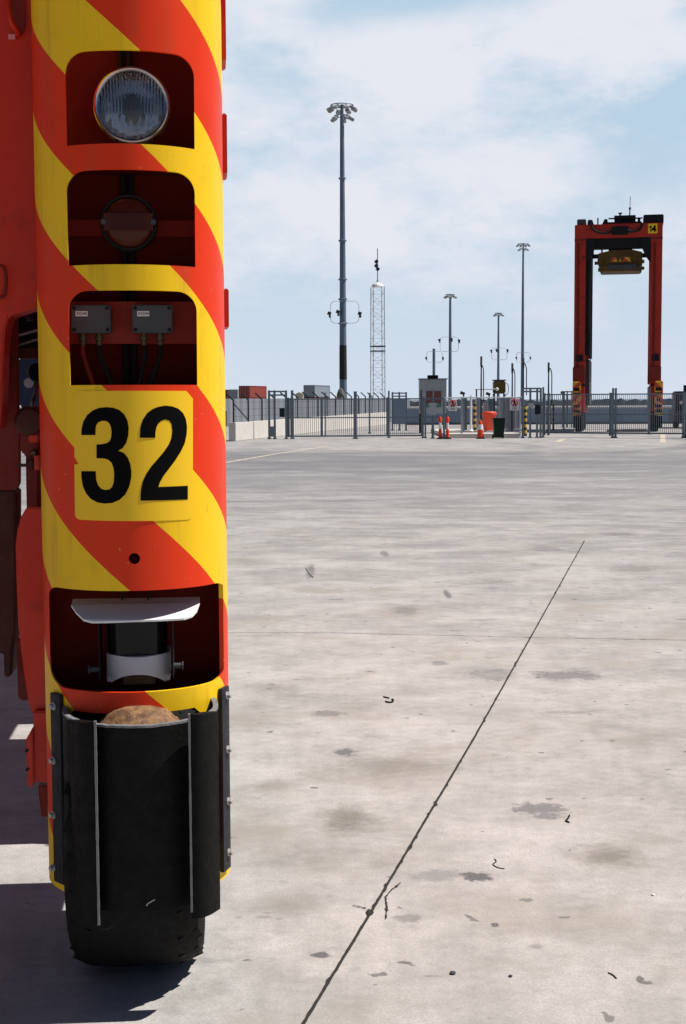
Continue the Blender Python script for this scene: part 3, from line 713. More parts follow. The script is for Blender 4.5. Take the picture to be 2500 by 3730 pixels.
# ---- indicator lamp
ic = L(470, 812, -.16); ir = 101 / F * (4.93 - .16)
ind = MB().lathe([(ir, .05), (ir, .0), (ir * .97, -.01), (ir * .90, -.01), (ir * .88, .0), (ir * .88, .05)], ic, (0, 1, 0), 48).build('indicator_lamp', M_hole, near, angle=60)
MB().lathe([(ir * .88, .0), (ir * .86, -.012), (ir * .7, -.022), (.004, -.027)], ic, (0, 1, 0), 48).build('lens', M_amber, ind, angle=80)
bx = MB(); bx.box(ic.x - ir * .86, ic.x + ir * .86, ic.y - .034, ic.y - .004, ic.z - ir * .30, ic.z + ir * .30)
for k in range(26):
    x = ic.x - ir * .62 + ir * 1.24 * k / 25; bx.box(x - .0014, x + .0014, ic.y - .037, ic.y - .034, ic.z - ir * .26, ic.z + ir * .26)
bx.build('lens_band', M_amber, ind)
for sgn in (-1, 1):
    MB().lathe([(.010, .006), (.010, .0), (.007, -.004)], ic + Vector((sgn * ir * .87, -.036, 0)), (0, 1, 0), 12).build('screw', M_dkgrey, ind)

# ---- junction boxes
for (l, r, nl, txt, glands) in ((258, 405, (275, 320), 'XS245', (302, 361)), (481, 630, (500, 544), 'XS304', (524, 584))):
    p0 = L(l, 1110, -.15); p1 = L(r, 1213, -.15)
    jb = MB().box(p0.x, p1.x, -.15, -.07, p1.z, p0.z).build('junction_box', M_box, near, bevel=.007, seg=3)
    lid = MB().box(p0.x + .001, p1.x - .001, -.158, -.1515, p1.z + .001, p0.z - .001).build('box_lid', M_box, jb, bevel=.003)
    for sx in (p0.x + .011, p1.x - .011):
        for sz in (p0.z - .011, p1.z + .011):
            MB().lathe([(.0065, .004), (.0065, -.0015), (.003, -.001)], (sx, -.158, sz), (0, 1, 0), 12).build('screw', M_hole, jb)
    q0 = L(nl[0], 1133, -.159); q1 = L(nl[1], 1152, -.159)
    MB().box(q0.x, q1.x, -.1592, -.1582, q1.z, q0.z).build('name_label', M_label, jb, smooth=False)
    cxm, czm = (q0.x + q1.x) / 2, (q0.z + q1.z) / 2
    text_mesh(txt, .0135, 'lettering', M_black, jb, lambda x, y, z, cxm=cxm, czm=czm: Vector((cxm + x, -.1594 - z * .2, czm + y)))
    for i, gx_ in enumerate(glands):
        gp = L(gx_, 1213, -.11)
        MB().lathe([(.010, 0), (.010, .012), (.014, .013), (.014, .026), (.010, .028), (.009, .042)], gp + Vector((0, 0, .001)), (0, 0, -1), 14).build('cable_gland', M_brass, jb)
        ex_ = {302: 345, 361: 415, 524: 505, 584: 545}[gx_]
        e_ = L(ex_, 1415, -.13); m_ = L(gx_ + (4 if gx_ != 584 else -2), 1300, -.12)
        MB().path(spline([gp + Vector((0, 0, -.04)), m_, e_, e_ + Vector((.03 if ex_ < 480 else -.02, .03, -.12))], 8), .008, 10).build('cable', M_darkred if gx_ == 302 else M_cable, jb)

# ---- laser scanner and its white sun shield
sc_y = -.235
def sbox(l, r, t, b, y0, y1): 
    p0 = L(l, t, y0); p1 = L(r, b, y0); return MB().box(p0.x, p1.x, y0, y1, p1.z, p0.z)
scn = bar_between('laser_scanner', 388, 608, 2240, 2400, -.17, -.03, M_hole, near, .006)
# curved dark window
w0 = L(388, 2262, -.20); w1 = L(608, 2395, -.20); wc = (w0.x + w1.x) / 2; wr = (w1.x - w0.x) / 2
vs = []; fs = []; n = 24
for i in range(n + 1):
    a = -math.pi / 2 + math.pi * i / n
    for z, k in ((w0.z, 1.0), (w1.z, .97)):
        vs.append((wc + wr * math.sin(a) * k, -.17 - .075 * math.cos(a) * k, z))
for i in range(n): fs.append((2 * i, 2 * i + 1, 2 * i + 3, 2 * i + 2))
fs += [tuple(range(0, 2 * n + 2, 2)), tuple(range(2 * n + 1, 0, -2))]
MB().add(vs, fs).build('scanner_window', M_scanwin, scn)
# pale lower housing with an arched foot
h0 = L(384, 2393, -.25); h1 = L(619, 2492, -.25); hw = (h1.x - h0.x)
poly = [(0, 1.0), (0, .02)] + [(.12, .06), (.27, .20), (.31, .30), (.37, .36), (.5, .39), (.63, .36), (.69, .30), (.73, .20), (.88, .06)] + [(1, .02), (1, 1.0)]
hs = bmesh.new()
def hplace(a, b, t):
    arch = math.sin(a * math.pi)
    x = h0.x + a * hw; yf = -.185 - .088 * arch
    return Vector((x, yf if t == 0 else -.06, h1.z + b * (h0.z - h1.z)))
dense = []
for i in range(len(poly)):
    p, q = Vector(poly[i]), Vector(poly[(i + 1) % len(poly)]); m_ = max(1, int((q - p).length / .06))
    dense += [tuple(p.lerp(q, k / m_)) for k in range(m_)]
# grid front instead of one n-gon so that the face curves
hb = MB(); cols = 24
low = lambda a: [b for b in [.02]][0] if a < .001 or a > .999 else (lambda s: .02 + (.37 * max(0, 1 - abs((a - .5) / .42) ** 2.2)))(0)
fr_, bk_ = [], []
for i in range(cols + 1):
    a = i / cols; fr_.append((hplace(a, 1.0, 0), hplace(a, low(a), 0))); bk_.append((hplace(a, 1.0, 1), hplace(a, low(a), 1)))
for i in range(cols):
    A, B, C_, D_ = fr_[i][0], fr_[i][1], fr_[i + 1][1], fr_[i + 1][0]; E_, F_, G_, H_ = bk_[i][0], bk_[i][1], bk_[i + 1][1], bk_[i + 1][0]
    hb.add([A, B, C_, D_, E_, F_, G_, H_], [(0, 1, 2, 3), (7, 6, 5, 4), (0, 3, 7, 4), (1, 5, 6, 2)])
hb.build('scanner_housing', M_scan, scn)
hs.free()
bar_between('scanner_base', 450, 565, 2465, 2492, -.20, -.05, paint('dusty_brown', (.07, .05, .03), .8), scn)
bar_between('side_bracket', 359, 364, 2268, 2480, -.24, -.10, M_clamp, scn)
bar_between('side_bracket', 628, 633, 2256, 2470, -.24, -.10, M_clamp, scn)
for px, py in ((345, 2438), (647, 2425)):
    p = L(px, py, -.20); sg = -1 if px < 480 else 1
    b_ = MB(); b_.lathe([(.010, -.02), (.010, .016)], p, (sg, 0, 0), 10); b_.lathe([(.016, .016), (.016, .020)], p, (sg, 0, 0), 6); b_.build('bracket_bolt', M_dkgrey, scn)
# tilted shield plate: straight back edge, swept front edge
bl = L(262, 2196, -.17); br = L(728, 2188, -.17); sd = []
front_px = [(728, 2196), (718, 2224), (700, 2243), (672, 2252), (580, 2257), (480, 2260), (390, 2264), (335, 2264), (305, 2256), (278, 2230), (260, 2204)]
for a, b in front_px:
    yy = -.17 - .135 * min(1, max(0, (b - 2192) / 68.0)); sd.append(L(a, b, yy))
poly3 = [bl + Vector((0, .05, .006)), br + Vector((0, .05, .006))] + sd
k = len(poly3); sh = MB()
tr_ = tessellate_polygon([[Vector((p.x, p.y, 0)) for p in poly3]])
sh.add([p for p in poly3] + [p + Vector((0, 0, -.006)) for p in poly3], [tuple(t) for t in tr_] + [tuple(i + k for i in reversed(t)) for t in tr_] + [(i, i + k, (i + 1) % k + k, (i + 1) % k) for i in range(k)])
sh.build('sun_shield', M_white, scn, smooth=False)
bar_between('shield_stem', 440, 446, 2150, 2200, -.14, -.12, M_hole, scn); bar_between('shield_stem', 537, 543, 2150, 2196, -.14, -.12, M_hole, scn)

# ---- rusty bump stop
bc = L(508, 2655, -.285)
MB().lathe([(.142, -.05), (.142, .0), (.138, .016), (.126, .036), (.118, .040), (.105, .058), (.085, .072), (.078, .073), (.05, .084), (.01, .088)], bc, (0, 0, 1), 40).build('bump_stop', M_rust, near, angle=70)

# ---- mud flap with clamp bars
ZF1 = zs(2640) + .005
def flap_xy(pxs):  # plan points of the flap: pixel column at its own depth
    return [Vector((L(px, 2600, y).x, y, 0)) for px, y in pxs]
flap_pts = spline(flap_xy([(245, -.135), (233, -.195), (229, -.265), (246, -.335), (300, -.405), (390, -.455), (490, -.470), (590, -.460), (690, -.412), (760, -.348), (792, -.275), (791, -.205), (768, -.145)]), 5)
vs = []; fs = []; k = len(flap_pts); zb = .36; th = .015
offs = []
for i, p in enumerate(flap_pts):
    d = (flap_pts[min(i + 1, k - 1)] - flap_pts[max(0, i - 1)]).normalized(); nn = Vector((-d.y, d.x, 0)); offs.append(nn)
zt_ = L(490, 2645, -.47).z
for i, p in enumerate(flap_pts):
    vs += [p + Vector((0, 0, zt_)), p + offs[i] * th + Vector((0, 0, zt_)), p + Vector((0, 0, zb)), p + offs[i] * th + Vector((0, 0, zb))]
    rise = .032 * abs(2 * i / (k - 1) - 1) ** 3
    for q in (-4, -3): vs[q] = vs[q] + Vector((0, 0, rise))
for i in range(k - 1):
    a, b = 4 * i, 4 * i + 4
    fs += [(a, a + 2, b + 2, b), (a + 1, b + 1, b + 3, a + 3), (a + 2, a + 3, b + 3, b + 2)]
flap = MB().add(vs, fs).build('mud_flap', M_rubber, near)
# pale worn top edge of the sheet
te = MB(); pts = [p + offs[i] * th * .5 + Vector((0, 0, zt_)) for i, p in enumerate(flap_pts)]
vs = []; fs = []
for i, p in enumerate(flap_pts):
    jz = random.uniform(-.0015, .0015) + .032 * abs(2 * i / (k - 1) - 1) ** 3
    vs += [p - offs[i] * .001 + Vector((0, 0, zt_ - .006 + jz)), p - offs[i] * .001 + Vector((0, 0, zt_ + .0015 + jz)), p + offs[i] * (th + .001) + Vector((0, 0, zt_ + .0015 + jz)), p + offs[i] * (th + .001) + Vector((0, 0, zt_ - .006 + jz))]
for i in range(k - 1):
    a, b = 4 * i, 4 * i + 4; fs += [(a, a + 1, b + 1, b), (a + 1, a + 2, b + 2, b + 1), (a + 2, a + 3, b + 3, b + 2)]
te.add(vs, fs).build('worn_edge', M_edge, flap)
# the two vertical lens-shaped lips
for (l, r, top, bot, inner) in ((246, 347, 2640, 3394, 1), (690, 796, 2612, 3362, -1)):
    p0 = L(l, top, -.485); p1 = L(r, top, -.485); zt2 = (p0.z + p1.z) / 2; zb2 = L(300, bot, -.485).z
    cyo = -.452 if inner == 1 else -.448
    x0, x1 = p0.x, p1.x; pl = []; m_ = 10
    for q in range(m_ + 1):
        t = q / m_; pl.append((x0 + (x1 - x0) * t, -.024 * math.sin(math.pi * t)))
    for q in range(m_ - 1, 0, -1):
        t = q / m_; pl.append((x0 + (x1 - x0) * t, .018 * math.sin(math.pi * t)))
    slope = .05 if inner == 1 else .03     # the lip lies along the curving sheet
    def place(a, b, t, x0=x0, x1=x1, zt2=zt2, zb2=zb2, inner=inner, cyo=cyo):
        f_ = (a - x0) / (x1 - x0); yo = cyo + (.075 * (1 - f_) ** 1.3 if inner == 1 else .075 * f_ ** 1.3)
        sl = (.010 * f_ if inner == 1 else .010 * (1 - f_))
        return Vector((a, yo + b - .03, (zt2 + sl) if t == 0 else zb2 - (.0 if inner == 1 else .0) + (.02 * f_ if inner == 1 else 0)))
    MB().prism(pl, 1, place).build('flap_lip', M_rubber, flap, angle=25)
    xe = x1 if inner == 1 else x0; e = MB()
    vs = []; 
    for q in range(31):
        z = zt2 + .010 - (zt2 + .010 - zb2 - .02) * q / 30; w_ = .0075 + random.uniform(-.0012, .0012)
        vs += [(xe - w_ / 2, cyo - .036, z), (xe + w_ / 2, cyo - .036, z), (xe + w_ / 2, cyo - .024, z), (xe - w_ / 2, cyo - .024, z)]
    fs = [(0, 3, 2, 1), (120, 121, 122, 123)]
    for q in range(30):
        a, b = 4 * q, 4 * q + 4
        for s4 in range(4): fs.append((a + s4, a + (s4 + 1) % 4, b + (s4 + 1) % 4, b + s4))
    e.add(vs, fs).build('worn_edge', M_edge, flap, smooth=False)
# clamp bars with bolts
for (l, r, tops, bots, bolts, bpx) in ((186, 224, 2522, 3200, (2572, 2770, 2968, 3160), 196), (797, 836, 2508, 3180, (2546, 2746, 2938, 3128), 818)):
    sg = -1 if l < 480 else 1
    if sg < 0: a_, b_ = CYL(l + 2, 2800, GY0 + .016)[0], CYL(r, 2800, GY0 + .016)[0]
    else: b_, a_ = CYL(l, 2800)[0], CYL(l, 2800)[0] + .20
    z1_, z0_ = CYL((l + r) / 2 if sg < 0 else l, tops, GY0)[1], CYL((l + r) / 2 if sg < 0 else l, bots, GY0)[1]
    r0_, r1_ = GY0 + .001, GY0 + .016
    poly = [(r1_ * math.sin(a_ + (b_ - a_) * q / 4), -r1_ * math.cos(a_ + (b_ - a_) * q / 4)) for q in range(5)] + [(r0_ * math.sin(b_ + (a_ - b_) * q / 4), -r0_ * math.cos(b_ + (a_ - b_) * q / 4)) for q in range(5)]
    cl = MB()
    cl.prism(poly, 1, lambda a, b, t, z0_=z0_, z1_=z1_: Vector((a, b, z0_ if t == 0 else z1_)))
    bar = cl.build('clamp_bar', M_clamp, flap, bevel=.002)
    for by in bolts:
        ab = CYL(bpx, by, r1_)[0] if sg < 0 else (a_ + b_) / 2 + .02; zb3 = CYL(bpx if sg < 0 else l, by, r1_)[1]; nrm = Vector((math.sin(ab), -math.cos(ab), 0)); bp = nrm * (r1_ + .001) + Vector((0, 0, zb3))
        bm_ = MB(); bm_.lathe([(.0135, -.008), (.0135, .002)], bp, nrm, 16); bm_.lathe([(.0095, .002), (.0095, .013), (.007, .015)], bp, nrm, 6); bm_.build('bolt', M_bolt, bar, smooth=False)
# little bright scrap caught on the flap and cables at its foot
q_ = L(540, 3290, -.475); MB().path([q_ + Vector((-.006, 0, -.008)), q_, q_ + Vector((.022, 0, .012))], .0022, 6).build('wire_clip', M_bolt, flap)
q1 = L(370, 3384, -.45); q2 = L(412, 3372, -.45)
MB().path(spline([q1, (q1 + q2) / 2 + Vector((0, 0, -.004)), q2], 5), .003, 6).build('flap_cable', M_clamp, flap)

# ---- wheel
TR = .50; ty = .06; twx = .226
txc = L(507, 3450, -.1).x
def tyre(cy_, r, hw_, name, parent, lugs=True):
    b = MB(); c = Vector((txc, cy_, r))
    b.lathe([(r * .55, -hw_ * .8), (r * .62, -hw_ * .98), (r * .74, -hw_ * 1.02), (r * .86, -hw_ * 1.0), (r * .93, -hw_ * .92), (r * .968, -hw_ * .78), (r * .988, -hw_ * .45), (r * .992, 0), (r * .988, hw_ * .45), (r * .968, hw_ * .78), (r * .93, hw_ * .92), (r * .86, hw_ * 1.0), (r * .74, hw_ * 1.02), (r * .62, hw_ * .98), (r * .55, hw_ * .8)], c, (1, 0, 0), 56)
    if lugs:
        nl = 24
        for k_ in range(nl):
            for sg in (-1, 1):
                a = 2 * math.pi * (k_ + (.5 if sg > 0 else 0)) / nl
                m = Matrix.Translation(c) @ Matrix.Rotation(a, 4, 'X') @ Matrix.Translation((sg * hw_ * .80, 0, r * .945)) @ Matrix.Rotation(sg * R(22), 4, 'Y') @ Matrix.Rotation(sg * .3, 4, 'Z')
                b.box(-hw_ * .17, hw_ * .17, -.026, .026, -.03, r * .012, m)
    return b.build(name, M_tyre, parent, bevel=0, angle=30)
wheel = MB(); wc_ = Vector((txc, ty, TR))
wheel.lathe([(.08, -.20), (.10, -.17), (.22, -.15), (.27, -.19), (.285, -.2), (.285, .2), (.27, .19), (.22, .15), (.10, .17), (.08, .235), (.02, .24)], wc_, (1, 0, 0), 36)
wheel = wheel.build('wheel', M_steel, near); tyre(ty, TR, twx, 'tyre', wheel)
for k_ in range(8):
    a = 2 * math.pi * k_ / 8; p = wc_ + Vector((.158, .16 * math.sin(a), .16 * math.cos(a)))
    MB().lathe([(.016, 0), (.016, .02)], p, (1, 0, 0), 6).build('wheel_nut', M_bolt, wheel)
for wy in (1.90, 4.6, 7.6):
    w2 = MB().lathe([(.08, -.20), (.22, -.15), (.285, -.2), (.285, .2), (.22, .15), (.08, .2)], (txc, wy, TR), (1, 0, 0), 28).build('wheel', M_darkred, near); tyre(wy, TR, twx, 'tyre', w2)

# ---- red structure left of and behind the guard
def plate(name, px_poly, y0, y1, mat, bevel=.006, parent=near):
    pts = [L(a, b, y0) for a, b in px_poly]
    return MB().prism([(p.x, p.z) for p in pts], 1, lambda a, b, t: Vector((a, y0 if t == 0 else y1, b))).build(name, mat, parent, bevel=bevel, angle=30)
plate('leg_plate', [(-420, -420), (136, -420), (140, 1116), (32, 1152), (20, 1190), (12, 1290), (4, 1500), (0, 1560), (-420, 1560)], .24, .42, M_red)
rec = plate('hook_recess', [(34, -30), (88, -30), (92, 20), (92, 95), (86, 118), (66, 128), (52, 90), (40, 40)], .232, .238, M_darkred, 0)
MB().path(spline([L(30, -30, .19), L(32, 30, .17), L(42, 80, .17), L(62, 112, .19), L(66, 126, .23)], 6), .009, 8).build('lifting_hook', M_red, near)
bar_between('paint_patch', 30, 56, 124, 142, .225, .235, M_pink)
MB().path(spline([L(-10, 970, .2), L(14, 975, .2), L(22, 1020, .2), L(16, 1075, .2), L(-10, 1085, .2)], 6), .007, 8).build('grab_handle', M_darkred, near)
plate('inner_post', [(-420, 1120), (66, 1120), (70, 1480), (75, 1500), (75, 1766), (57, 1785), (-420, 1785)], .55, .575, M_darkred)  # darker red puts the shade on this side into the post's colour
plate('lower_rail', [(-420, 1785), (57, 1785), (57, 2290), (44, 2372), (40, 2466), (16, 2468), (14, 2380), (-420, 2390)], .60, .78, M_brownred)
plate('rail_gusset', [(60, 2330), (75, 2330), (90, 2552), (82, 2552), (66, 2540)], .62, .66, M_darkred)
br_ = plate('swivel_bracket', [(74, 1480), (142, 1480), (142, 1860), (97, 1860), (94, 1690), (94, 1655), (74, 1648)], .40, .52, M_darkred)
MB().lathe([(.055, 0), (.055, -.05), (.045, -.06), (.03, -.062)], L(112, 1535, .395), (0, 1, 0), 24).build('pivot_drum', M_brownred, br_)
bar_between('pivot_block', 104, 138, 1582, 1612, .34, .40, M_red, br_, .004)
MB().lathe([(.012, .01), (.012, -.012), (.008, -.016)], L(124, 1650, .39), (0, 1, 0), 6).build('pivot_bolt', M_brass, br_)
bar_between('link_bar', 60, 122, 1690, 1700, .36, .39, M_brownred, br_)
bar_between('link_clevis', 102, 122, 1676, 1712, .345, .395, M_brownred, br_, .004)
bar_between('strap_plate', 124, 140, 1660, 1712, .33, .395, M_red, br_)
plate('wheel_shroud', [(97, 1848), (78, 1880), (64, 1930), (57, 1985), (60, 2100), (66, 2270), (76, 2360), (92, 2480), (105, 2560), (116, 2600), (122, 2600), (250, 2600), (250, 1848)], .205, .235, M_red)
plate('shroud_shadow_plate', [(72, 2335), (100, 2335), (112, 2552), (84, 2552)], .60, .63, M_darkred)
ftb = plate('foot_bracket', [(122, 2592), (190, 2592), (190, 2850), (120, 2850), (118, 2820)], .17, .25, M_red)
plate('foot_clip', [(118, 2652), (94, 2696), (96, 2770), (100, 2866), (119, 2868), (124, 2840)], .15, .19, M_red, .004, ftb)
plate('foot_tail', [(138, 2862), (190, 2862), (190, 2976), (150, 2976), (148, 2950)], .19, .24, M_darkred, .004, ftb)
for px, py in ((98, 2735), (100, 2803)):
    MB().lathe([(.006, .004), (.006, -.004)], L(px, py, .148), (0, 1, 0), 8).build('foot_bolt', M_hole, ftb)
# machinery seen through the slot above the bracket
mc = MB(); mc.tube(L(40, 1160, .9), L(180, 1120, .9), .05, 10); mc.tube(L(38, 1200, .85), L(180, 1185, .85), .03, 10); mc.box(-.95, -.30, .95, 1.05, L(60, 1302, .95).z, 2.6)  # the box is a dark backing plate added to close the bright gap
mc.build('hydraulic_unit', M_hole, near)
for a, b in (((66, 1222), (150, 1198)), ((68, 1258), (150, 1232))):
    MB().tube(L(a[0], a[1], .62), L(b[0], b[1], .62), .0045, 8).build('hydraulic_pipe', M_steel, near)
bar_between('valve_block', 92, 118, 1150, 1166, .70, .76, M_dkgrey)
bar_between('pipe_clamp', 68, 128, 1268, 1306, .58, .66, M_brownred)
tk = bar_between('blue_tank', 64, 200, 1300, 1484, 1.5, 1.9, M_deepblue, near, .01)
dd = L(106, 1395, 1.49); MB().lathe([(.022, .005), (.022, -.003)], dd, (0, 1, 0), 24).build('tank_cap', M_scan, tk)
mrr = L(136, 1358, .9); MB().lathe([(.01, -.02), (.032, -.015), (.04, .0), (.036, .015), (.01, .025)], mrr, (.2, -1, .1), 20).build('work_lamp', M_hole, near)
MB().path(spline([mrr + Vector((0, 0, -.05)), mrr + Vector((-.02, 0, -.12)), L(112, 1500, .6)], 6), .008, 8).build('lamp_hose', M_brownred, near)
# the long side frame, the rear leg and the top girder, plus unseen boxes added to shape the ground shadow
MB().box(-.25, .30, .88, 9.0, 1.95, 2.7).build('side_beam', M_red, near, bevel=.02)  # beam height set to let sun onto the ground patch
MB().box(-.22, .28, 2.45, 3.45, 1.15, 1.945).build('chassis_shade_box', M_darkred, near, bevel=.02)  # unseen, added to shade the ground; the gap after it leaves a lit slit
MB().box(-.22, .28, 3.85, 9.0, 1.15, 1.945).build('chassis_shade_box', M_darkred, near, bevel=.02)
MB().box(-.20, .28, 1.42, 2.46, .9, 1.945).build('wheel_shade_box', M_darkred, near, bevel=.02)  # unseen block added over the second tyre to stop light passing above it
MB().box(-.22, .30, 1.42, 3.6, 2.71, 4.2).build('upper_shade_box', M_darkred, near, bevel=.02)  # unseen, added to darken the ground beyond the sun patch
MB().box(-.22, .30, 3.62, 7.3, 2.71, 3.4).build('upper_shade_box', M_darkred, near, bevel=.02)
MB().box(-.28, .28, 7.9, 8.9, 2.71, 10.2).build('leg', M_red, near, bevel=.02)
MB().box(-.30, .30, .1, 9.0, 10.2, 11.2).build('top_girder', M_red, near, bevel=.03)
for yy in (.15, 7.9): MB().box(-4.9, -.30, yy, yy + .9, 10.25, 11.1).build('cross_beam', M_red, near, bevel=.03)
MB().box(-5.25, -4.65, .1, 9.0, 10.2, 11.2).build('top_girder', M_red, near, bevel=.03)
MB().box(-5.22, -4.68, .1, 8.9, .80, 1.20).build('side_beam', M_red, near, bevel=.02)
for yy in (.2, 7.9): MB().box(-5.22, -4.68, yy, yy + .8, 1.2, 10.2).build('leg', M_red, near, bevel=.02)

# ------------------------------------------------------------------ the far straddle carrier, number 14
FD = 86.0; fth = R(-11.3)
fl, fr2 = WX(2094, FD, 1150), WX(2411, FD, 1150); FC = Vector(((fl + fr2) / 2 - .04, FD, 0)); hwid = (fr2 - fl) / 2 * .988
far = empty('straddle_carrier', FC, fth, 'whole red straddle carrier number 14 standing beyond the gates at right', 'straddle carrier')
fz = lambda py: WZ(py, FD, 2252)
fx = lambda px: (WX(px, FD, 1150) - FC.x)
lw = .67; zb_, zt2 = fz(865), fz(815)
for sg in (-1, 1):
    xo = sg * hwid; xi = sg * (hwid - lw); x0, x1 = min(xo, xi), max(xo, xi)
    for k_, yy in enumerate((0, 7.2)):
        lg = MB().box(x0, x1, yy + .05, yy + .85, 2.9, zb_).build('leg', M_farred, far, bevel=.03)
        MB().box(x0 - (.05 if sg < 0 else 0), x1 + (.02 if sg > 0 else 0), yy - .05, yy + 1.0, fz(1390), fz(1335)).build('leg_collar', M_darkred, lg, bevel=.03)
        ch_ = (xi if sg < 0 else xi - .24)
        if sg < 0: MB().box(ch_ + .005, ch_ + .24 - .005, yy + .25, yy + .7, 4.6, zb_ - .05).build('cable_trunk', M_dark, lg)
    MB().box(x0, x1, .05, 8.1, 1.15, 2.75).build('side_beam', M_farred, far, bevel=.03)
    MB().box(x0 + .1, x1 + (.25 if sg < 0 else -.1) - (.25 if sg > 0 else 0), 1.0, 6.5, 1.6, 4.4).build('engine_box', M_dkgrey if sg < 0 else M_darkred, far, bevel=.03)
    for wy in (.55, 2.7, 5.0, 7.4):
        cxw = (x0 + x1) / 2
        w = MB().lathe([(.1, -.2), (.3, -.17), (.36, -.2), (.36, .2), (.3, .17), (.1, .2)], (cxw, wy, .72), (1, 0, 0), 20).build('wheel', M_darkred, far)
        MB().lathe([(.38, -.2), (.6, -.23), (.71, -.2), (.72, 0), (.71, .2), (.6, .23), (.38, .2)], (cxw, wy, .72), (1, 0, 0), 24).build('tyre', M_tyre, w)
    # ladder up the inner face, service pipes and a grease panel on the front
    xr = xi + (.04 if sg < 0 else -.04); ld = MB()
    for yy in (.15, .55): ld.tube((xr + (.28 if sg < 0 else -.28), yy, 3.0), (xr + (.28 if sg < 0 else -.28), yy, zb_ - .1), .025, 5)
    for k_ in range(26): ld.tube((xr + (.28 if sg < 0 else -.28), .15, 3.1 + .31 * k_), (xr + (.28 if sg < 0 else -.28), .55, 3.1 + .31 * k_), .018, 4)
    if sg < 0: ld.build('ladder', M_dkgrey, far)
    pp = MB()
    for q in (.18, .26): pp.tube((x0 + q, .02, 3.9), (x0 + q, .02, zb_ - .3), .025, 5)
    pp.build('service_pipe', M_darkred, far)
    MB().box(x0 + .12, x1 - .12, .0, .045, fz(1316), fz(1292)).build('leg_hatch', M_dark, far)
    MB().box(x0 - .01, x1 + .01, .03, .9, zb_ - .16, zb_ - .005).build('leg_flange', M_darkred, far)
    # striped guard at the foot of the front leg
    gpx = (2091, 2121) if sg < 0 else (2384, 2415)
    gx0, gx1 = fx(gpx[0]) , fx(gpx[1])
    gd = MB().box(gx0, gx1, -.32, .02, fz(1520), fz(1388)).build('front_guard', M_fstripe, far, bevel=.06, seg=3)
    gcx = (gx0 + gx1) / 2
    for (t, b) in ((1412, 1424), (1430, 1436), (1474, 1484), (1492, 1503)):
        MB().box(gx0 + .07, gx1 - .07, -.327, -.322, fz(b), fz(t)).build('lamp_pocket', M_dark, gd)
    for dx in (-.07, .07): MB().box(gcx + dx - .025, gcx + dx + .025, -.327, -.322, fz(1464), fz(1452)).build('digit', M_black, gd)
    MB().box(gx0 + .04, gx1 - .04, -.36, -.30, .22, fz(1515)).build('mud_flap', M_rubber, far, bevel=.02)
    # haunch under the beam
    xh = xi
    hp = [(xh, fz(865)), (xh - sg * .62, fz(865)), (xh - sg * .52, fz(902)), (xh - sg * .36, fz(925)), (xh - sg * .17, fz(945)), (xh, fz(958))]
    MB().prism(hp, 1, lambda a, b, t: Vector((a, .1 if t == 0 else .5, b))).build('corner_haunch', M_dark, far)
bm1 = MB().box(-hwid, hwid, 0, .9, zb_, zt2).build('cross_beam', M_farred, far, bevel=.03)
MB().box(-hwid, hwid, 7.2, 8.0, zb_ + .55, zt2).build('cross_beam', M_farred, far, bevel=.03)
for sg in (-1, 1): MB().box(sg * (hwid - .33) - .33, sg * (hwid - .33) + .33, .9, 7.2, zb_ + .1, zt2 - .03).build('top_girder', M_farred, far, bevel=.03)
MB().box(-hwid + lw, hwid - lw, .3, 1.1, fz(902), fz(866)).build('hoist_platform', M_dark, far)
hz_ = MB()
def arc_hose(pts, y): hz_.path(spline([(fx(a), y, fz(b)) for a, b in pts], 6), .07, 8)
arc_hose([(2150, 800), (2153, 822), (2172, 842), (2205, 848), (2230, 842)], -.1); arc_hose([(2280, 838), (2300, 845), (2325, 838), (2336, 815)], -.1)
hz_.build('hydraulic_hose', M_dark, far)
MB().box(fx(2225), fx(2285), -.2, 0, fz(856), fz(826)).build('hose_carrier', M_dark, far, bevel=.05)
MB().box(fx(2338), fx(2410), .2, 2.6, zt2 + .01, fz(783)).build('engine_box', M_dark, far, bevel=.04)
MB().box(fx(2101), fx(2133), .2, 1.6, zt2 + .01, fz(793)).build('electric_box', M_dkgrey, far, bevel=.03)
MB().prism([(fx(2138), zt2 + .01), (fx(2162), zt2 + .01), (fx(2156), fz(796)), (fx(2140), fz(795))], 1, lambda a, b, t: Vector((a, .3 + t, b))).build('winch_housing', M_dark, far)
MB().prism([(fx(2190), zt2 + .01), (fx(2334), zt2 + .01), (fx(2332), fz(806)), (fx(2212), fz(806)), (fx(2210), fz(795)), (fx(2200), fz(794))], 1, lambda a, b, t: Vector((a, .3 + t * 3, b))).build('machinery_deck', M_dark, far)
ck = MB(); ck.box(fx(2244), fx(2300), .6, 2.2, fz(806), fz(796)); ck.box(fx(2246), fx(2252), .6, 1, fz(806), fz(785)); ck.box(fx(2268), fx(2274), .6, 1, fz(806), fz(785)); ck.box(fx(2292), fx(2298), .6, 1, fz(806), fz(785))
ck.box(fx(2234), fx(2311), .5, 2.4, fz(793), fz(781)); ck.box(fx(2213), fx(2234), .9, 1.1, fz(790), fz(786)); ck.box(fx(2311), fx(2336), .9, 1.1, fz(791), fz(787)); ck.box(fx(2318), fx(2328), .6, 1.6, fz(806), fz(790))
ck.build('exhaust_rack', M_dark, far)
ex = MB(); ex.box(fx(2252), fx(2258), .9, 1.0, fz(781), fz(770)); ex.box(fx(2249), fx(2262), .8, 1.1, fz(772), fz(768)); ex.build('exhaust_stack', M_dkgrey, far)
MB().path([(fx(2289), 1, fz(781)), (fx(2290), 1, fz(752))], .035, 6).add([], []).tube((fx(2290), 1, fz(756)), (fx(2290), 1, fz(749)), .07, 6).tube((fx(2290), 1, fz(752)), (fx(2291), 1, fz(708)), .02, 5).build('aerial', M_dkgrey, far)
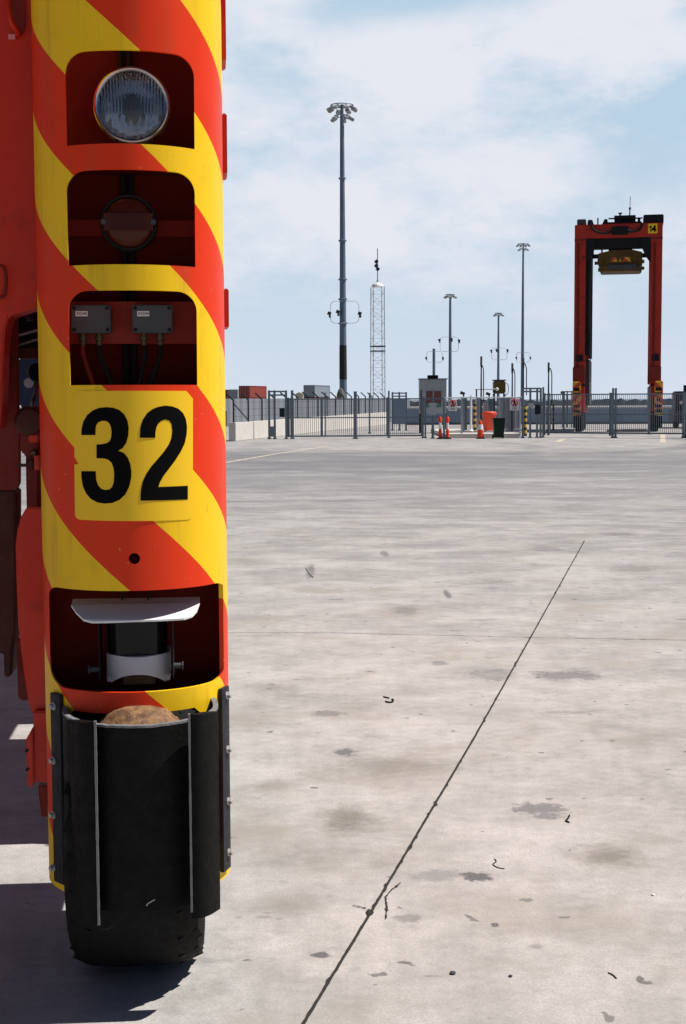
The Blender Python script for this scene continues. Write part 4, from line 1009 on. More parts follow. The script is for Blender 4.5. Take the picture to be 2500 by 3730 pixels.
MB().tube((fx(2175), 1, zt2), (fx(2175), 1, fz(784)), .045, 6).build('aerial', M_dkgrey, far)
npn = MB().box(fx(2355), fx(2388), -.012, -.002, fz(853), fz(818)).build('number_panel', M_yel, bm1, smooth=False)
def flat_digit(poly, px0, py0, px1, py1):
    pts = [(fx(px0 + (px1 - px0) * a), fz(py0 + (py1 - py0) * b)) for a, b in poly]
    MB().prism(pts, 1, lambda a, b, t: Vector((a, -.02 if t == 0 else -.014, b))).build('digit', M_black, bm1, smooth=False)
flat_digit([(0, .25), (.45, .12), (.62, 0), (1, 0), (1, 1), (.55, 1), (.55, .33), (0, .38)], 2358, 825, 2367, 848)
flat_digit([(0, .60), (.50, 0), (.82, 0), (.82, .60), (1, .60), (1, .77), (.82, .77), (.82, 1), (.5, 1), (.5, .77), (0, .77)], 2368, 825, 2385, 848)
# spreader hanging under the beam
spd = MB().prism([(fx(a), fz(b)) for a, b in ((2178, 918), (2212, 910), (2225, 906), (2300, 906), (2336, 916), (2337, 960), (2330, 966), (2182, 966), (2175, 945))], 1, lambda a, b, t: Vector((a, .6 + t * 6, b))).build('spreader', M_spread, far, bevel=.03)
MB().box(fx(2186), fx(2336), .45, .6, fz(985), fz(968)).build('spreader_beam', M_spread, spd, bevel=.03)
MB().box(fx(2215), fx(2315), .40, .46, fz(978), fz(962)).build('spreader_plate', M_dkgrey, spd)
st_ = MB()
for (a, b, c_, d_) in ((2165, 2180, 948, 958), (2335, 2344, 945, 956), (2178, 2190, 972, 984), (2332, 2344, 970, 980), (2188, 2193, 982, 993), (2329, 2333, 980, 990)): st_.box(fx(a), fx(b), .5, .9, fz(d_), fz(c_))
st_.build('twist_lock', M_spread, spd)
hw_ = MB()
for (a, b) in ((2155, 2180), (2336, 2362)): hw_.box(fx(a), fx(b), .7, .95, fz(935), fz(920))
for a in (2159, 2191): hw_.box(fx(a) - .05, fx(a) + .05, .7, .8, fz(925), fz(900))
hw_.box(fx(2215), fx(2300), .8, 1.6, fz(910), fz(900)); hw_.build('hoist_arm', M_dark, spd)
wv_ = MB()
for (a, b) in ((2222, 2248), (2252, 2262), (2266, 2296)): wv_.prism([(fx(a), fz(950)), (fx(b), fz(950)), (fx(b - 6), fz(935)), (fx(a + 6), fz(933))], 1, lambda q, r_, t: Vector((q, .57 + t * .025, r_)))
wv_.build('hazard_panel', M_fstripe, spd)

# ------------------------------------------------------------------ retaining wall and curved-post security fence
A0 = Vector((-5.27, 69.5, 0)); A1 = Vector((3.5, 114.5, 0)); dA = (A1 - A0).normalized(); nA_ = Vector((dA.y, -dA.x, 0))
LA = (A1 - A0).length
w = MB(); w.prism([(0, 0), (LA, 0), (LA, .98), (.0, .90)], 1, lambda a, b, t: A0 + dA * a + nA_ * (.05 - .35 * t) + Vector((0, 0, b)))
tag(w.build('retaining_wall', M_wall, bevel=.02), 'low sunlit pale concrete wall running back from beside the gate', 'wall')
fence = empty('security_fence', A0, 0, 'dark fence with outward curved post tops standing on the low concrete wall', 'fence')
mesh_ = MB()
for k_ in range(17):
    d = 0.25 + k_ * (LA - .5) / 16; p = dA * d - nA_ * .12 + Vector((0, 0, .90 + .08 * d / LA)); dz = .33
    left = Vector((-1, 0, 0))
    hgt = 1.02 + .15 * min(1, d / 20)
    pts = [p, p + Vector((0, 0, hgt)), p + Vector((0, 0, hgt + .12)) + left * .05, p + Vector((0, 0, hgt + .40)) + left * .36]
    MB().path(spline(pts, 3), .042, 6).build('post', M_galdark, fence)
p = dA * .25 - nA_ * .12 + Vector((0, 0, 1.85)); q = dA * (.25 + (LA - .5) / 16) - nA_ * .12 + Vector((0, 0, .98)); MB().tube(p, q, .03, 6).build('brace', M_galdark, fence)
for hh in (1.2, 1.55, 1.9): mesh_.tube(dA * .2 - nA_ * .12 + Vector((0, 0, hh)), dA * (LA - .2) - nA_ * .12 + Vector((0, 0, hh)), .008, 4)
mesh_.build('strand', M_galdark, fence)
# grey corrugated hoarding behind
B0 = Vector((-18, 92, 0)); B1 = Vector((6.2, 131, 0)); dB = (B1 - B0).normalized(); nB = Vector((dB.y, -dB.x, 0)); LB = (B1 - B0).length
cw = MB(); nseg = 220; vs = []; fs = []
for i in range(nseg + 1):
    d = LB * i / nseg; off = .03 * (1 if (i // 2) % 2 else -1)
    q = B0 + dB * d + nB * off; vs += [q, q + Vector((0, 0, 2.12)), q - nB * .05, q - nB * .05 + Vector((0, 0, 2.12))]
for i in range(nseg):
    a, b = 4 * i, 4 * i + 4; fs += [(a, b, b + 1, a + 1), (a + 1, b + 1, b + 3, a + 3), (a + 2, a + 3, b + 3, b + 2)]
cw.add(vs, fs); tag(cw.build('corrugated_wall', M_hoard, smooth=False), 'long grey corrugated sheet wall behind the curved post fence', 'wall')
# dark post and bin beside the leg
pe = MB(); p0 = W(818, 1600, 68); pe.box(p0.x - .12, p0.x + .02, 68, 68.1, 0, WZ(1492, 68)); pe.box(p0.x - .12, p0.x + .10, 68.0, 68.3, WZ(1545, 68), WZ(1491, 68))
tag(pe.build('wall_post', M_green, bevel=.01), 'dark green box post beside the striped guard', 'post')

# ------------------------------------------------------------------ containers far behind
def container(loc, rz, mat, label, Lc=12.19):
    o = empty('shipping_container', loc, rz, label, 'container', 'containers stacked beyond the fence')
    b = MB(); n = 60; h = 2.59; wd = 2.44; vs = []
    per = []
    for i in range(n * 2 + 1): per.append((Lc * i / (2 * n), .0 if (i // 2) % 2 else .04))
    outline = [(a, b_) for a, b_ in per] + [(Lc, wd)] + [(0, wd)]
    b.prism(outline, 1, lambda a, c_, t: Vector((a, c_, .02 if t == 0 else h - .02))); b.build('body', mat, o, smooth=False)
    fr_ = MB()
    for xx in (0, Lc):
        for yy in (0, wd): fr_.box(xx - .08, xx + .08, yy - .08, yy + .08, 0, h)
    for yy in (-.01, wd + .01):
        for zz in (0, h): fr_.box(0, Lc, yy - .06, yy + .06, zz - .06, zz + .06)
    for xx in (0, Lc):
        for zz in (0, h): fr_.box(xx - .06, xx + .06, 0, wd, zz - .06, zz + .06)
    fr_.build('frame', mat, o); d = MB()
    for yy in (.3, .9, 1.5, 2.1): d.tube((-.1, yy, .1), (-.1, yy, h - .1), .03, 6)
    d.build('door_bar', M_steel, o); return o
def stack(px_l, px_edge, Yd, mat, mat2, what, rz):
    x = WX(px_edge, Yd)
    c0 = container((x, Yd, 0), rz, mat2, what[0]); c1 = container((x, Yd, 2.6), rz, mat, what[1]); return c0, c1
stack(870, 910, 323, M_contred, M_contred, ('red container underneath the upper red container, mostly hidden by the wall', 'rust red container on top, above the grey wall left of the gate frame'), R(75))
stack(828, 866, 433, M_contgrey, M_contgrey, ('blue grey container underneath, hidden behind the grey wall', 'blue grey container on top, left of the red one'), R(84))
stack(815, 826, 440, M_contdk, M_contdk, ('maroon container underneath beside the striped guard, hidden by the wall', 'dark maroon container on top, just right of the striped guard'), R(80))
stack(1105, 1147, 313, M_contgrey, M_contdk, ('dark container underneath, behind the pale shed like one', 'pale grey container with a dark end, topmost behind the curved fence posts'), R(75))
# small cream hut and tarpaulin covered pile near the tall mast
hb_ = MB(); x0, x1 = WX(1078, 150), WX(1104, 150); hb_.box(x0, x1, 150, 152, 0, WZ(1436, 150)); hb_.prism([(x0 - .1, WZ(1436, 150)), (x1 + .1, WZ(1436, 150)), ((x0 + x1) / 2, WZ(1428, 150))], 1, lambda a, b, t: Vector((a, 149.9 + 2.2 * t, b)))
tag(hb_.build('small_hut', paint('cream_paint', (.5, .46, .36), .8)), 'tiny cream hut showing above the corrugated wall left of the grey container', 'hut')
tp = MB(); x0, x1 = WX(1222, 134), WX(1262, 134); xm = WX(1242, 134); zt3 = WZ(1414, 134)
tp.lathe([(.62, 0), (.60, .8), (.5, 1.7), (.36, zt3 - .5), (.2, zt3 - .1), (.05, zt3)], (xm, 133, 0), (0, 0, 1), 9)
tag(tp.build('covered_pile', M_tarp, smooth=False), 'brown tarpaulin covered pile at the foot of the tall mast', 'covered pile')

# ------------------------------------------------------------------ floodlight masts
def mast(px_b, px_t, Y, py_t, wb, wt, loop, lights, headw, label, band=None, camera_px=(), collars=()):
    o = empty('light_mast', (WX(px_b, Y), Y, 0), 0, label, 'light mast', 'tall light masts of the port')
    bx_ = WX(px_b, Y); zt = WZ(py_t, Y); lean = 0.0
    at = lambda z: Vector((lean * z / zt, 0, z)); rw = lambda z: (wb + (wt - wb) * z / zt) / 2 / F * Y
    pl = MB(); nz_ = 10
    for k_ in range(nz_):
        z0, z1 = zt * k_ / nz_, zt * (k_ + 1) / nz_ - (1.0 if (k_ == nz_ - 1 and headw) else 0)
        pl.path([at(z0), at(z1)], rw(z0), 14, r1=rw(z1))
    po = pl.build('pole', M_pole, o, angle=50)
    for py in collars:
        z = WZ(py, Y); MB().lathe([(rw(z), -.1), (rw(z) + .12, -.06), (rw(z) + .12, .06), (rw(z), .1)], at(z), (0, 0, 1), 16).build('collar', M_pole, po)
    if band:
        z1, z0 = WZ(band[0], Y), WZ(band[1], Y); MB().path([at(z0), at(z1)], rw(z0) + .012, 16, r1=rw(z1) + .012).build('rust_band', M_polerust, po)
    if loop:
        l, r, t, b = loop; z1, z0 = WZ(t, Y), WZ(b, Y); zc = (z0 + z1) / 2; xl, xr = WX(l, Y) - bx_, WX(r, Y) - bx_
        rad = min(.45, (z1 - z0) * .25); pts = []
        for cx, cz, s0 in ((xr - rad, z1 - rad, 0), (xl + rad, z1 - rad, 90), (xl + rad, z0 + rad, 180), (xr - rad, z0 + rad, 270)):
            pts += [Vector((cx + rad * math.cos(R(s0 + 22.5 * q)), -.45, cz + rad * math.sin(R(s0 + 22.5 * q)))) for q in range(5)]
        MB().path(pts, .022 * max(1, Y / 170), 6, closed=True).build('hoop', M_lamp, o)
        for cpx, cpy in camera_px:
            c_ = Vector((WX(cpx, Y) - bx_, -.5, WZ(cpy, Y))); cb = MB(); cb.cbox(c_, .34, .4, .3, Matrix.Rotation(.4, 4, 'Y')); cb.cbox(c_ + Vector((.05, 0, -.28)), .2, .3, .22); cb.build('camera', M_dkgrey, o)
    if headw:
        hr_ = headw / 2 / F * Y; top = at(zt)
        nk = MB().path([at(zt - 1.6), top], .16, 10).build('head_spindle', M_pole, o)
        rg = MB(); rg.path([top + Vector((hr_ * .72 * math.cos(a), hr_ * .72 * math.sin(a), -.08)) for a in [2 * math.pi * q / 24 for q in range(24)]], .05, 6, closed=True)
        for q in range(6): rg.tube(top + Vector((0, 0, -.2)), top + Vector((hr_ * .72 * math.cos(q * 1.047), hr_ * .72 * math.sin(q * 1.047), -.08)), .035, 5)
        if lights > 6: rg.path([top + Vector((hr_ * .5 * math.cos(a), hr_ * .5 * math.sin(a), -1.05)) for a in [2 * math.pi * q / 20 for q in range(20)]], .04, 6, closed=True)
        rg.build('lamp_ring', M_pole, o)
        nup = 8 if lights > 6 else lights
        for q in range(nup):
            a = 2 * math.pi * (q + .35) / nup; c_ = top + Vector((hr_ * .80 * math.cos(a), hr_ * .80 * math.sin(a), -.42))
            m = Matrix.Translation(c_) @ Matrix.Rotation(a, 4, 'Z') @ Matrix.Rotation(R(28), 4, 'Y'); MB().box(-.28, .30, -.22, .22, -.11, .13, m).build('floodlight', M_lamp, o, bevel=.04)
        if lights > 6:
            for q in range(5):
                a = 2 * math.pi * (q + .1) / 5; c_ = top + Vector((hr_ * .58 * math.cos(a), hr_ * .58 * math.sin(a), -1.30))
                m = Matrix.Translation(c_) @ Matrix.Rotation(a, 4, 'Z') @ Matrix.Rotation(R(28), 4, 'Y'); MB().box(-.28, .30, -.22, .22, -.11, .13, m).build('floodlight', M_lamp, o, bevel=.04)
    return o
mast(1251, 1242, 135, 381, 29, 14, (1206, 1309, 1098, 1178), 12, 112, 'tallest light mast, with a wide lamp crown and a dark band low down', (1258, 1382), ((1202, 1143), (1312, 1143), (1233, 1137)), (877, 1018, 1090, 1178, 650))
mast(1640, 1634, 208, 1071, 14, 8, (1603, 1669, 1228, 1281), 6, 44, 'shorter light mast rising just right of the grey kiosk', None, ((1600, 1239), (1671, 1241), (1644, 1236)))
mast(1815, 1809, 244, 1139, 11, 6, (1790, 1845, 1268, 1311), 6, 36, 'shortest lit mast, rising behind the small olive tank', None, ((1788, 1278), (1847, 1276), (1807, 1275)))
mast(1903, 1898, 295, 887, 14, 6, (1880, 1929, 1284, 1319), 12, 54, 'slim tall light mast behind the middle gate frame', None, ((1879, 1303), (1930, 1303)))
st2 = mast(1581, 1581, 245, 1270, 11, 10, (1555, 1611, 1280, 1320), 0, 0, 'bare stub mast without lamps above the grey kiosk', None, ((1552, 1304), (1613, 1304)))

# lattice mast with dome
LD = 150.0; lm = empty('lattice_mast', (WX(1377, LD), LD, 0), R(12), 'slender lattice radio mast with a white dome cap and antenna spike', 'radio mast')
zt4 = WZ(1045, LD); hw4 = 22 / F * LD; lt = MB()
for sx in (-1, 1):
    for sy in (-1, 1): lt.tube((sx * hw4, sy * hw4, 0), (sx * hw4 * .92, sy * hw4 * .92, zt4), .045, 5)
lt.build('frame_leg', M_steel, lm)
dg_ = MB(); nb = 18
for k_ in range(nb):
    z0, z1 = zt4 * k_ / nb, zt4 * (k_ + 1) / nb; s4 = [(-1, -1), (1, -1), (1, 1), (-1, 1)]
    for i in range(4):
        a, b = s4[i], s4[(i + 1) % 4]; h_ = hw4 * .96
        if k_ % 2: a, b = b, a
        dg_.tube((a[0] * h_, a[1] * h_, z0), (b[0] * h_, b[1] * h_, z1), .016, 4); dg_.tube((a[0] * h_, a[1] * h_, z1), (b[0] * h_, b[1] * h_, z1), .012, 4)
dg_.build('lattice', M_steel, lm)
cr = MB()
for py in (1262, 1279):
    z = WZ(py, LD)
    for sx in (-1, 1): cr.box(sx * hw4 - .05, sx * hw4 + .05, -hw4 - .05, hw4 + .05, z - .05, z + .05); cr.box(-hw4, hw4, sx * hw4 - .06, sx * hw4 + .06, z - .055, z + .055)
cr.build('splice_frame', M_dkgrey, lm)
MB().lathe([(hw4 * 1.02, 0), (hw4 * 1.0, .12), (hw4 * .8, .3), (hw4 * .45, .43), (.05, .48)], (0, 0, zt4), (0, 0, 1), 24).build('dome', M_white, lm, angle=70)
sp_ = MB(); sp_.tube((0, 0, zt4 + .4), (0, 0, WZ(905, LD)), .04, 6)
for a in range(3): sp_.tube((hw4 * .8 * math.cos(a * 2.09), hw4 * .8 * math.sin(a * 2.09), zt4 + .25), (0, 0, WZ(1018, LD)), .015, 4)
sp_.build('spike', M_galdark, lm)
cl_ = MB()
for py, dx in ((953, -.12), (968, -.14), (980, .02)): cl_.cbox((dx, 0, WZ(py, LD)), .32, .3, .32, Matrix.Rotation(.7, 4, 'Y'))
cl_.build('beacon_lamp', M_galdark, lm)

# ------------------------------------------------------------------ gates and fences
GYL = 73.2
def post(mb, px, t, b, Y, wpx, foot=True):
    x = WX(px, Y); r = wpx / 2 / F * Y; mb.box(x - r, x + r, Y - r, Y + r, .0, WZ(t, Y))
    if foot: mb.box(x - r * 1.8, x + r * 1.8, Y - r * 1.8, Y + r * 1.8, 0, .07)
def gate(px0, px1, Y0, Y1, ztop, zmid, zbot, label, cat, nm='sliding_gate', pitch=.105):
    a = Vector((WX(px0, Y0), Y0, 0)); b = Vector((WX(px1, Y1), Y1, 0)); d = (b - a); Ln = d.length; ang = math.atan2(d.y, d.x)
    o = empty(nm, a, ang, label, cat)
    r = MB()
    for z, h in ((ztop, .06), (zmid, .055), (zbot, .075)): r.box(0, Ln, -.03, .03, z - h / 2, z + h / 2)
    r.build('rail', M_gal, o, smooth=False); p = MB(); n = int(Ln / pitch)
    for k_ in range(n + 1):
        x = Ln * k_ / n; p.box(x - .011, x + .011, -.011, .011, zbot, ztop)
    p.build('infill_bars', M_gal, o, smooth=False); return o, Ln
g1, l1 = gate(1048, 1542, GYL, GYL + .6, WZ(1453, GYL), WZ(1521, GYL), WZ(1588, GYL), 'grey sliding gate of thin vertical bars in front of the low pale wall', 'gate')
for px in (1050, 1062, 1171, 1412, 1540): 
    q = MB(); x = (px - 1048) / (1542 - 1048) * l1; q.box(x - .06, x + .06, -.045, .045, .1, 2.12); q.build('stile', M_gal, g1, smooth=False)
g2, l2 = gate(1978, 2560, 74.5, 70.5, 2.22, 1.20, .24, 'long grey bar gate in front of the far straddle carrier', 'gate')
for px in (1984, 2000, 2232, 2494):
    q = MB(); x = (px - 1978) / (2560 - 1978) * l2; q.box(x - .055, x + .055, -.045, .045, .1, 2.3); q.build('stile', M_gal, g2, smooth=False)
def gpost(px, t, Y, wpx, label, mat=M_gal, cat='gate post', name='gate_post', cap=True):
    mb = MB(); post(mb, px, t, 1598, Y, wpx)
    if cap: x = WX(px, Y); r = wpx / 2 / F * Y; mb.box(x - r * 1.25, x + r * 1.25, Y - r * 1.25, Y + r * 1.25, WZ(t, Y), WZ(t, Y) + .03)
    return tag(mb.build(name, mat, bevel=.006), label, cat, 'posts along the gate line')
gpost(1295, 1428, 72.8, 11, 'thick guide post standing in the middle of the left sliding gate')
gpost(1065, 1424, 73.0, 9, 'post at the left end of the sliding gate')
gpost(1185, 1432, 78, 5, 'thin post behind the sliding gate, left of the thick guide post')
gpost(1347, 1433, 84, 6, 'thin post behind the sliding gate, right of the thick guide post')
gpost(1417, 1426, 74.5, 6, 'slim post at the sliding gate beside the turnstile frame')
gpost(2233, 1416, 72.4, 7, 'left one of the paired posts between the straddle legs')
gpost(2243, 1416, 72.4, 7, 'right one of the paired posts between the straddle legs')
gpost(2366, 1412, 79, 7, 'post behind the bar gate beside the right straddle leg')
gpost(2496, 1405, 72.0, 12, 'thick dark post at the right edge of the picture', M_galdark)
gpost(1979, 1412, 73.5, 6, 'slim post with round cap at the left end of the bar gate')
def gframe(pxs, t, tops, Y, label, wpx=8, extra=None, depth=1.2, name='gateway'):
    o = empty(name, (WX(pxs[0], Y), Y, 0), 0, label, 'gate frame', 'tall box frames beside the gates'); x00 = WX(pxs[0], Y)
    for px in pxs:
        mb = MB(); x = WX(px, Y) - x00; r = wpx / 2 / F * Y; mb.box(x - r, x + r, -r, r, 0, WZ(t, Y)); mb.box(x - r * 1.8, x + r * 1.8, -r * 1.8, r * 1.8, 0, .06); mb.build('upright', M_gal, o, smooth=False)
    mb = MB(); x1 = WX(pxs[-1], Y) - x00
    for tp_ in tops: mb.box(0, x1, -.04, .04, WZ(tp_, Y) - .04, WZ(tp_, Y) + .04)
    mb.build('top_rail', M_gal, o, smooth=False)
    for (l, r, tt, b, mt, nm) in (extra or []):
        MB().box(WX(l, Y) - x00, WX(r, Y) - x00, -.12, .0, WZ(b, Y), WZ(tt, Y)).build(nm, mt, o, bevel=.01)
    return o
gframe((981, 1001, 1043), 1422, (1426, 1439), 73.0, 'left gate frame with a dark box, beside the end of the pale wall', 8, [(985, 1003, 1553, 1590, M_gal, 'kick_panel'), (1019, 1038, 1486, 1519, M_galdark, 'control_box')])
gframe((1905, 1932, 1957, 1970), 1413, (1415, 1426), 73.0, 'middle gate frame with a control box, right of the second warning sign', 7, [(1948, 1968, 1475, 1509, M_galdark, 'control_box'), (1924, 1944, 1468, 1482, M_steel, 'card_reader')])
gframe((1430, 1455, 1480), 1428, (1432, 1443), 92, 'turnstile frame seen through the sliding gate, before the blue wall', 6, [(1433, 1479, 1452, 1545, M_blue, 'turnstile_panel')])
gframe((2050, 2066, 2083), 1424, (1427, 1437), 100, 'small frame far behind the bar gate, left of the left straddle leg', 4)
gframe((1541, 1550, 1577, 1617), 1419 + 30, (1452, 1519), 73.6, 'narrow pedestrian gate frame in front of the grey kiosk', 6)
gpost(2055, 1428, 92, 5, 'slim post left of the left straddle leg, behind the gate')
# intercom on its own post
ip = empty('intercom_post', (WX(1577, 72.6), 72.6, 0), 0, 'intercom box on a grey post left of the orange bollards', 'intercom')
MB().box(-.06, .06, -.06, .06, 0, 1.55).box(-.12, .12, -.12, .12, 0, .05).build('pole', M_gal, ip, bevel=.01)
MB().box(-.16, .16, -.14, .10, WZ(1512, 72.6), WZ(1478, 72.6)).build('panel', M_silver, ip, bevel=.02); MB().box(-.2, .2, -.2, .12, WZ(1478, 72.6), WZ(1468, 72.6)).build('rain_hood', M_steel, ip, bevel=.02)
# mesh fence in the middle
mf = empty('mesh_fence', (WX(1620, 74), 74, 0), 0, 'wire mesh fence panel carrying the two warning signs', 'fence'); ml = WX(1905, 74) - WX(1620, 74)
mm = MB()
for z in (WZ(1449, 74), .3): mm.tube((0, 0, z), (ml, 0, z), .035, 6)
mm.build('rail', M_silver, mf)
for px in (1618, 1682, 1895):
    x = WX(px, 74) - WX(1620, 74); MB().tube((x, 0, 0), (x, 0, WZ(1447, 74)), .04 if px > 1620 else .06, 8).build('post', M_silver, mf)
mm = MB(); zt5 = WZ(1449, 74); n = int(ml / .09)
for k_ in range(n): mm.tube((ml * k_ / n, 0, .3), (ml * k_ / n, 0, zt5), .0045, 4)
for k_ in range(18): mm.tube((0, 0, .3 + (zt5 - .3) * k_ / 18), (ml, 0, .3 + (zt5 - .3) * k_ / 18), .0045, 4)
mm.build('wire_mesh', M_gal, mf)
# warning signs: a barred walking figure in a red ring, blurred lines of text below
def sign(l, r, t, b, label):
    Y = 73.9; x0, x1 = WX(l, Y), WX(r, Y); xm = (x0 + x1) / 2; o = empty('warning_sign', (xm, Y, WZ(b, Y)), 0, label, 'sign', 'no pedestrian signs on the fence')
    wd = x1 - x0; hh = WZ(t, Y) - WZ(b, Y); rad = wd * .34; zc = hh * .66
    MB().box(-wd / 2, wd / 2, -.02, -.008, 0, hh).build('board', paint('sign_white', (.80, .80, .82), .5), o, bevel=.004)
    rg = MB(); rg.path([(rad * math.cos(q * .2618), -.028, zc + rad * math.sin(q * .2618)) for q in range(24)], .022, 5, closed=True); rg.tube((-rad * .7, -.030, zc + rad * .7), (rad * .7, -.030, zc - rad * .7), .024, 5); rg.build('prohibition_ring', M_signred, o)
    fg = MB(); fg.cbox((0, -.026, zc + .01), .07, .012, .19); fg.cbox((0, -.026, zc + .145), .06, .012, .06); fg.cbox((-.045, -.026, zc - .12), .035, .012, .16, Matrix.Rotation(.35, 4, 'Y')); fg.cbox((.045, -.026, zc - .12), .035, .012, .16, Matrix.Rotation(-.35, 4, 'Y')); fg.cbox((.05, -.026, zc + .03), .1, .012, .03, Matrix.Rotation(.6, 4, 'Y')); fg.build('walking_figure', M_black, o)
    tx = MB()
    for k_, (w_, z) in enumerate(((.6, .22), (.5, .15), (.55, .08))):
        tx.box(-wd * w_ / 2, wd * w_ / 2, -.023, -.0205, hh * z, hh * (z + .03))
    tx.build('text_line', M_dkgrey, o)
sign(1634, 1665, 1455, 1497, 'white no pedestrians sign on the mesh fence nearest the grey kiosk')
sign(1857, 1891, 1452, 1495, 'white no pedestrians sign on the mesh fence above the green bin')
# white kerb plinth
kb = MB(); x0, x1 = WX(1625, 73.4), WX(1893, 73.4); kb.box(x0, x1, 73.4, 86, 0, .22); tag(kb.build('raised_kerb', M_wall, bevel=.02), 'raised pale concrete island under the fuelling equipment', 'kerb')

# bollards, cone, bins
def tbollard(px, label):
    Y = 72.0; o = empty('bollard', (WX(px, Y), Y, 0), 0, label, 'bollard', 'orange flexible bollards by the gate'); zt6 = WZ(1518, Y); 
    MB().lathe([(.2, 0), (.2, .05), (.1, .07)], (0, 0, 0), (0, 0, 1), 12).build('base', M_black, o)
    MB().lathe([(.085, .06), (.08, zt6 * .42), (.06, zt6 * .44), (.06, zt6 * .74), (.085, zt6 * .76), (.085, zt6 * .95), (.05, zt6)], (0, 0, 0), (0, 0, 1), 14).build('body', M_orange, o)
    MB().lathe([(.064, zt6 * .45), (.064, zt6 * .73)], (0, 0, 0), (0, 0, 1), 14).build('reflective_sleeve', M_white, o)
tbollard(1604, 'orange bollard with white sleeve nearest the intercom post'); tbollard(1631, 'orange bollard with white sleeve nearest the mesh fence')
co = empty('traffic_cone', (WX(1751, 72), 72, 0), 0, 'orange traffic cone with a white band left of the green bin', 'traffic cone')
MB().box(-.22, .22, -.22, .22, 0, .04).build('base', M_black, co, bevel=.02)
MB().lathe([(.17, .04), (.15, .35), (.10, .75), (.06, .90), (.02, .96)], (0, 0, 0), (0, 0, 1), 16).build('body', M_orange, co)
MB().lathe([(.148, .46), (.118, .72)], (0, 0, 0), (0, 0, 1), 16).build('reflective_band', M_white, co)
wb = empty('wheelie_bin', (WX(1817, 72.2), 72.2, 0), 0, 'dark green wheelie bin standing beside the orange tub', 'bin')
MB().prism([(-.23, .06), (.23, .06), (.30, .98), (-.30, .98)], 1, lambda a, b, t: Vector((a, (-.27 - .05 * b) if t == 0 else .3, b))).build('body', M_green, wb, bevel=.02)
MB().box(-.32, .32, -.36, .34, .985, 1.05).build('lid', M_green, wb, bevel=.02)
for sx in (-.26, .26): MB().lathe([(.1, -.03), (.1, .03)], (sx, .25, .1), (1, 0, 0), 14).build('wheel', M_black, wb)
ob = empty('orange_tub', (WX(1783, 78), 78, .27), 0, 'large orange plastic tub behind the green bin', 'tub')
zt7 = WZ(1503, 78) - .27
MB().lathe([(.28, 0), (.30, .04), (.36, zt7 - .14), (.42, zt7 - .12), (.42, zt7 - .02), (.38, zt7)], (0, 0, 0), (0, 0, 1), 20).build('body', M_orange, ob)
MB().lathe([(.40, zt7), (.36, zt7 + .05), (.05, zt7 + .07)], (0, 0, 0), (0, 0, 1), 20).build('lid', M_orange, ob)

# kiosk with stub, maroon shutters
KY = 84.0; kx = WX(1531, KY)
ki = empty('kiosk', (kx, KY, 0), 0, 'grey metal kiosk with maroon louvres, behind the pedestrian gate', 'kiosk'); kw = WX(1627, KY) - kx
MB().box(0, kw, 0, 1.6, WZ(1506, KY), WZ(1381, KY)).build('body', M_greyh, ki, bevel=.02)
for lx in (.06, kw - .06):
    for ly in (.06, 1.5): MB().tube((lx, ly, 0), (lx, ly, WZ(1506, KY)), .05, 6).build('leg', M_galdark, ki)
WX(1627, KY); MB().box(-.05, kw + .08, -.06, 1.66, WZ(1381, KY), WZ(1378, KY)).build('roof', M_dkgrey, ki)
MB().box(WX(1560, KY) - kx, WX(1598, KY) - kx, .3, .9, WZ(1378, KY), WZ(1366, KY)).build('roof_vent', M_dark, ki, bevel=.02)
for l, r in ((1553, 1576), (1582, 1608)):
    MB().box(WX(l, KY) - kx, WX(r, KY) - kx, -.03, 0, WZ(1468, KY), WZ(1425, KY)).build('louvre', M_maroon, ki)
    MB().box(WX(l, KY) - kx, WX(r, KY) - kx, -.03, 0, WZ(1484, KY), WZ(1469, KY)).build('panel', M_teal, ki)
MB().box(WX(1578, KY) - kx, WX(1580, KY) - kx, -.05, 0, WZ(1500, KY), WZ(1418, KY)).build('mullion', M_silver, ki)
MB().box(0, kw * .06, -.025, 0, WZ(1500, KY), WZ(1420, KY)).build('corner_trim', M_dkgrey, ki)

# fuelling equipment
def hose_mast(px, t, Y, label, hx, htop, hbot):
    o = empty('hose_mast', (WX(px, Y), Y, .0), 0, label, 'hose mast', 'hose masts of the fuelling bay'); zt8 = WZ(t, Y)
    MB().tube((0, 0, 0), (0, 0, zt8 - .5), .06, 8, r1=.035).build('pole', M_galdark, o)
    MB().tube((0, 0, zt8 - .55), (0, 0, zt8), .06, 8).build('swivel', M_dkgrey, o)
    dx = WX(hx, Y) - WX(px, Y); za = WZ(htop, Y)
    MB().path(spline([(0, -.06, za - .1), (dx * .35, -.08, za + .05), (dx * .95, -.08, za - .25), (dx, -.08, (za + WZ(hbot, Y)) / 2), (dx * 1.05, -.08, WZ(hbot, Y))], 6), .03, 6).build('hose', M_cable, o)
hose_mast(1753, 1298, 80, 'black hose mast rising left of the olive tank', 1761, 1335, 1470)
hose_mast(1866, 1323, 80, 'black hose mast rising right of the olive tank', 1875, 1347, 1470)
hose_mast(1906, 1305, 82, 'black hose mast in front of the slim tall light mast', 1917, 1327, 1440)
hose_mast(1998, 1320, 80, 'black hose mast with a wide loop left of the far machine', 2009, 1345, 1480)
tn = empty('fuel_tank', (WX(1819, 83), 83, 0), 0, 'small olive tank raised on a frame behind the mesh fence', 'tank')
MB().box(-.34, .34, -.3, .5, WZ(1434, 83), WZ(1387, 83)).build('body', M_olive, tn, bevel=.06); MB().box(-.36, .36, -.32, .52, WZ(1387, 83), WZ(1383, 83)).build('lid', M_dkgrey, tn)
fq = MB()
for sx in (-.3, .3):
    for sy in (-.2, .4): fq.tube((sx, sy, .27), (sx, sy, WZ(1434, 83)), .04, 6)
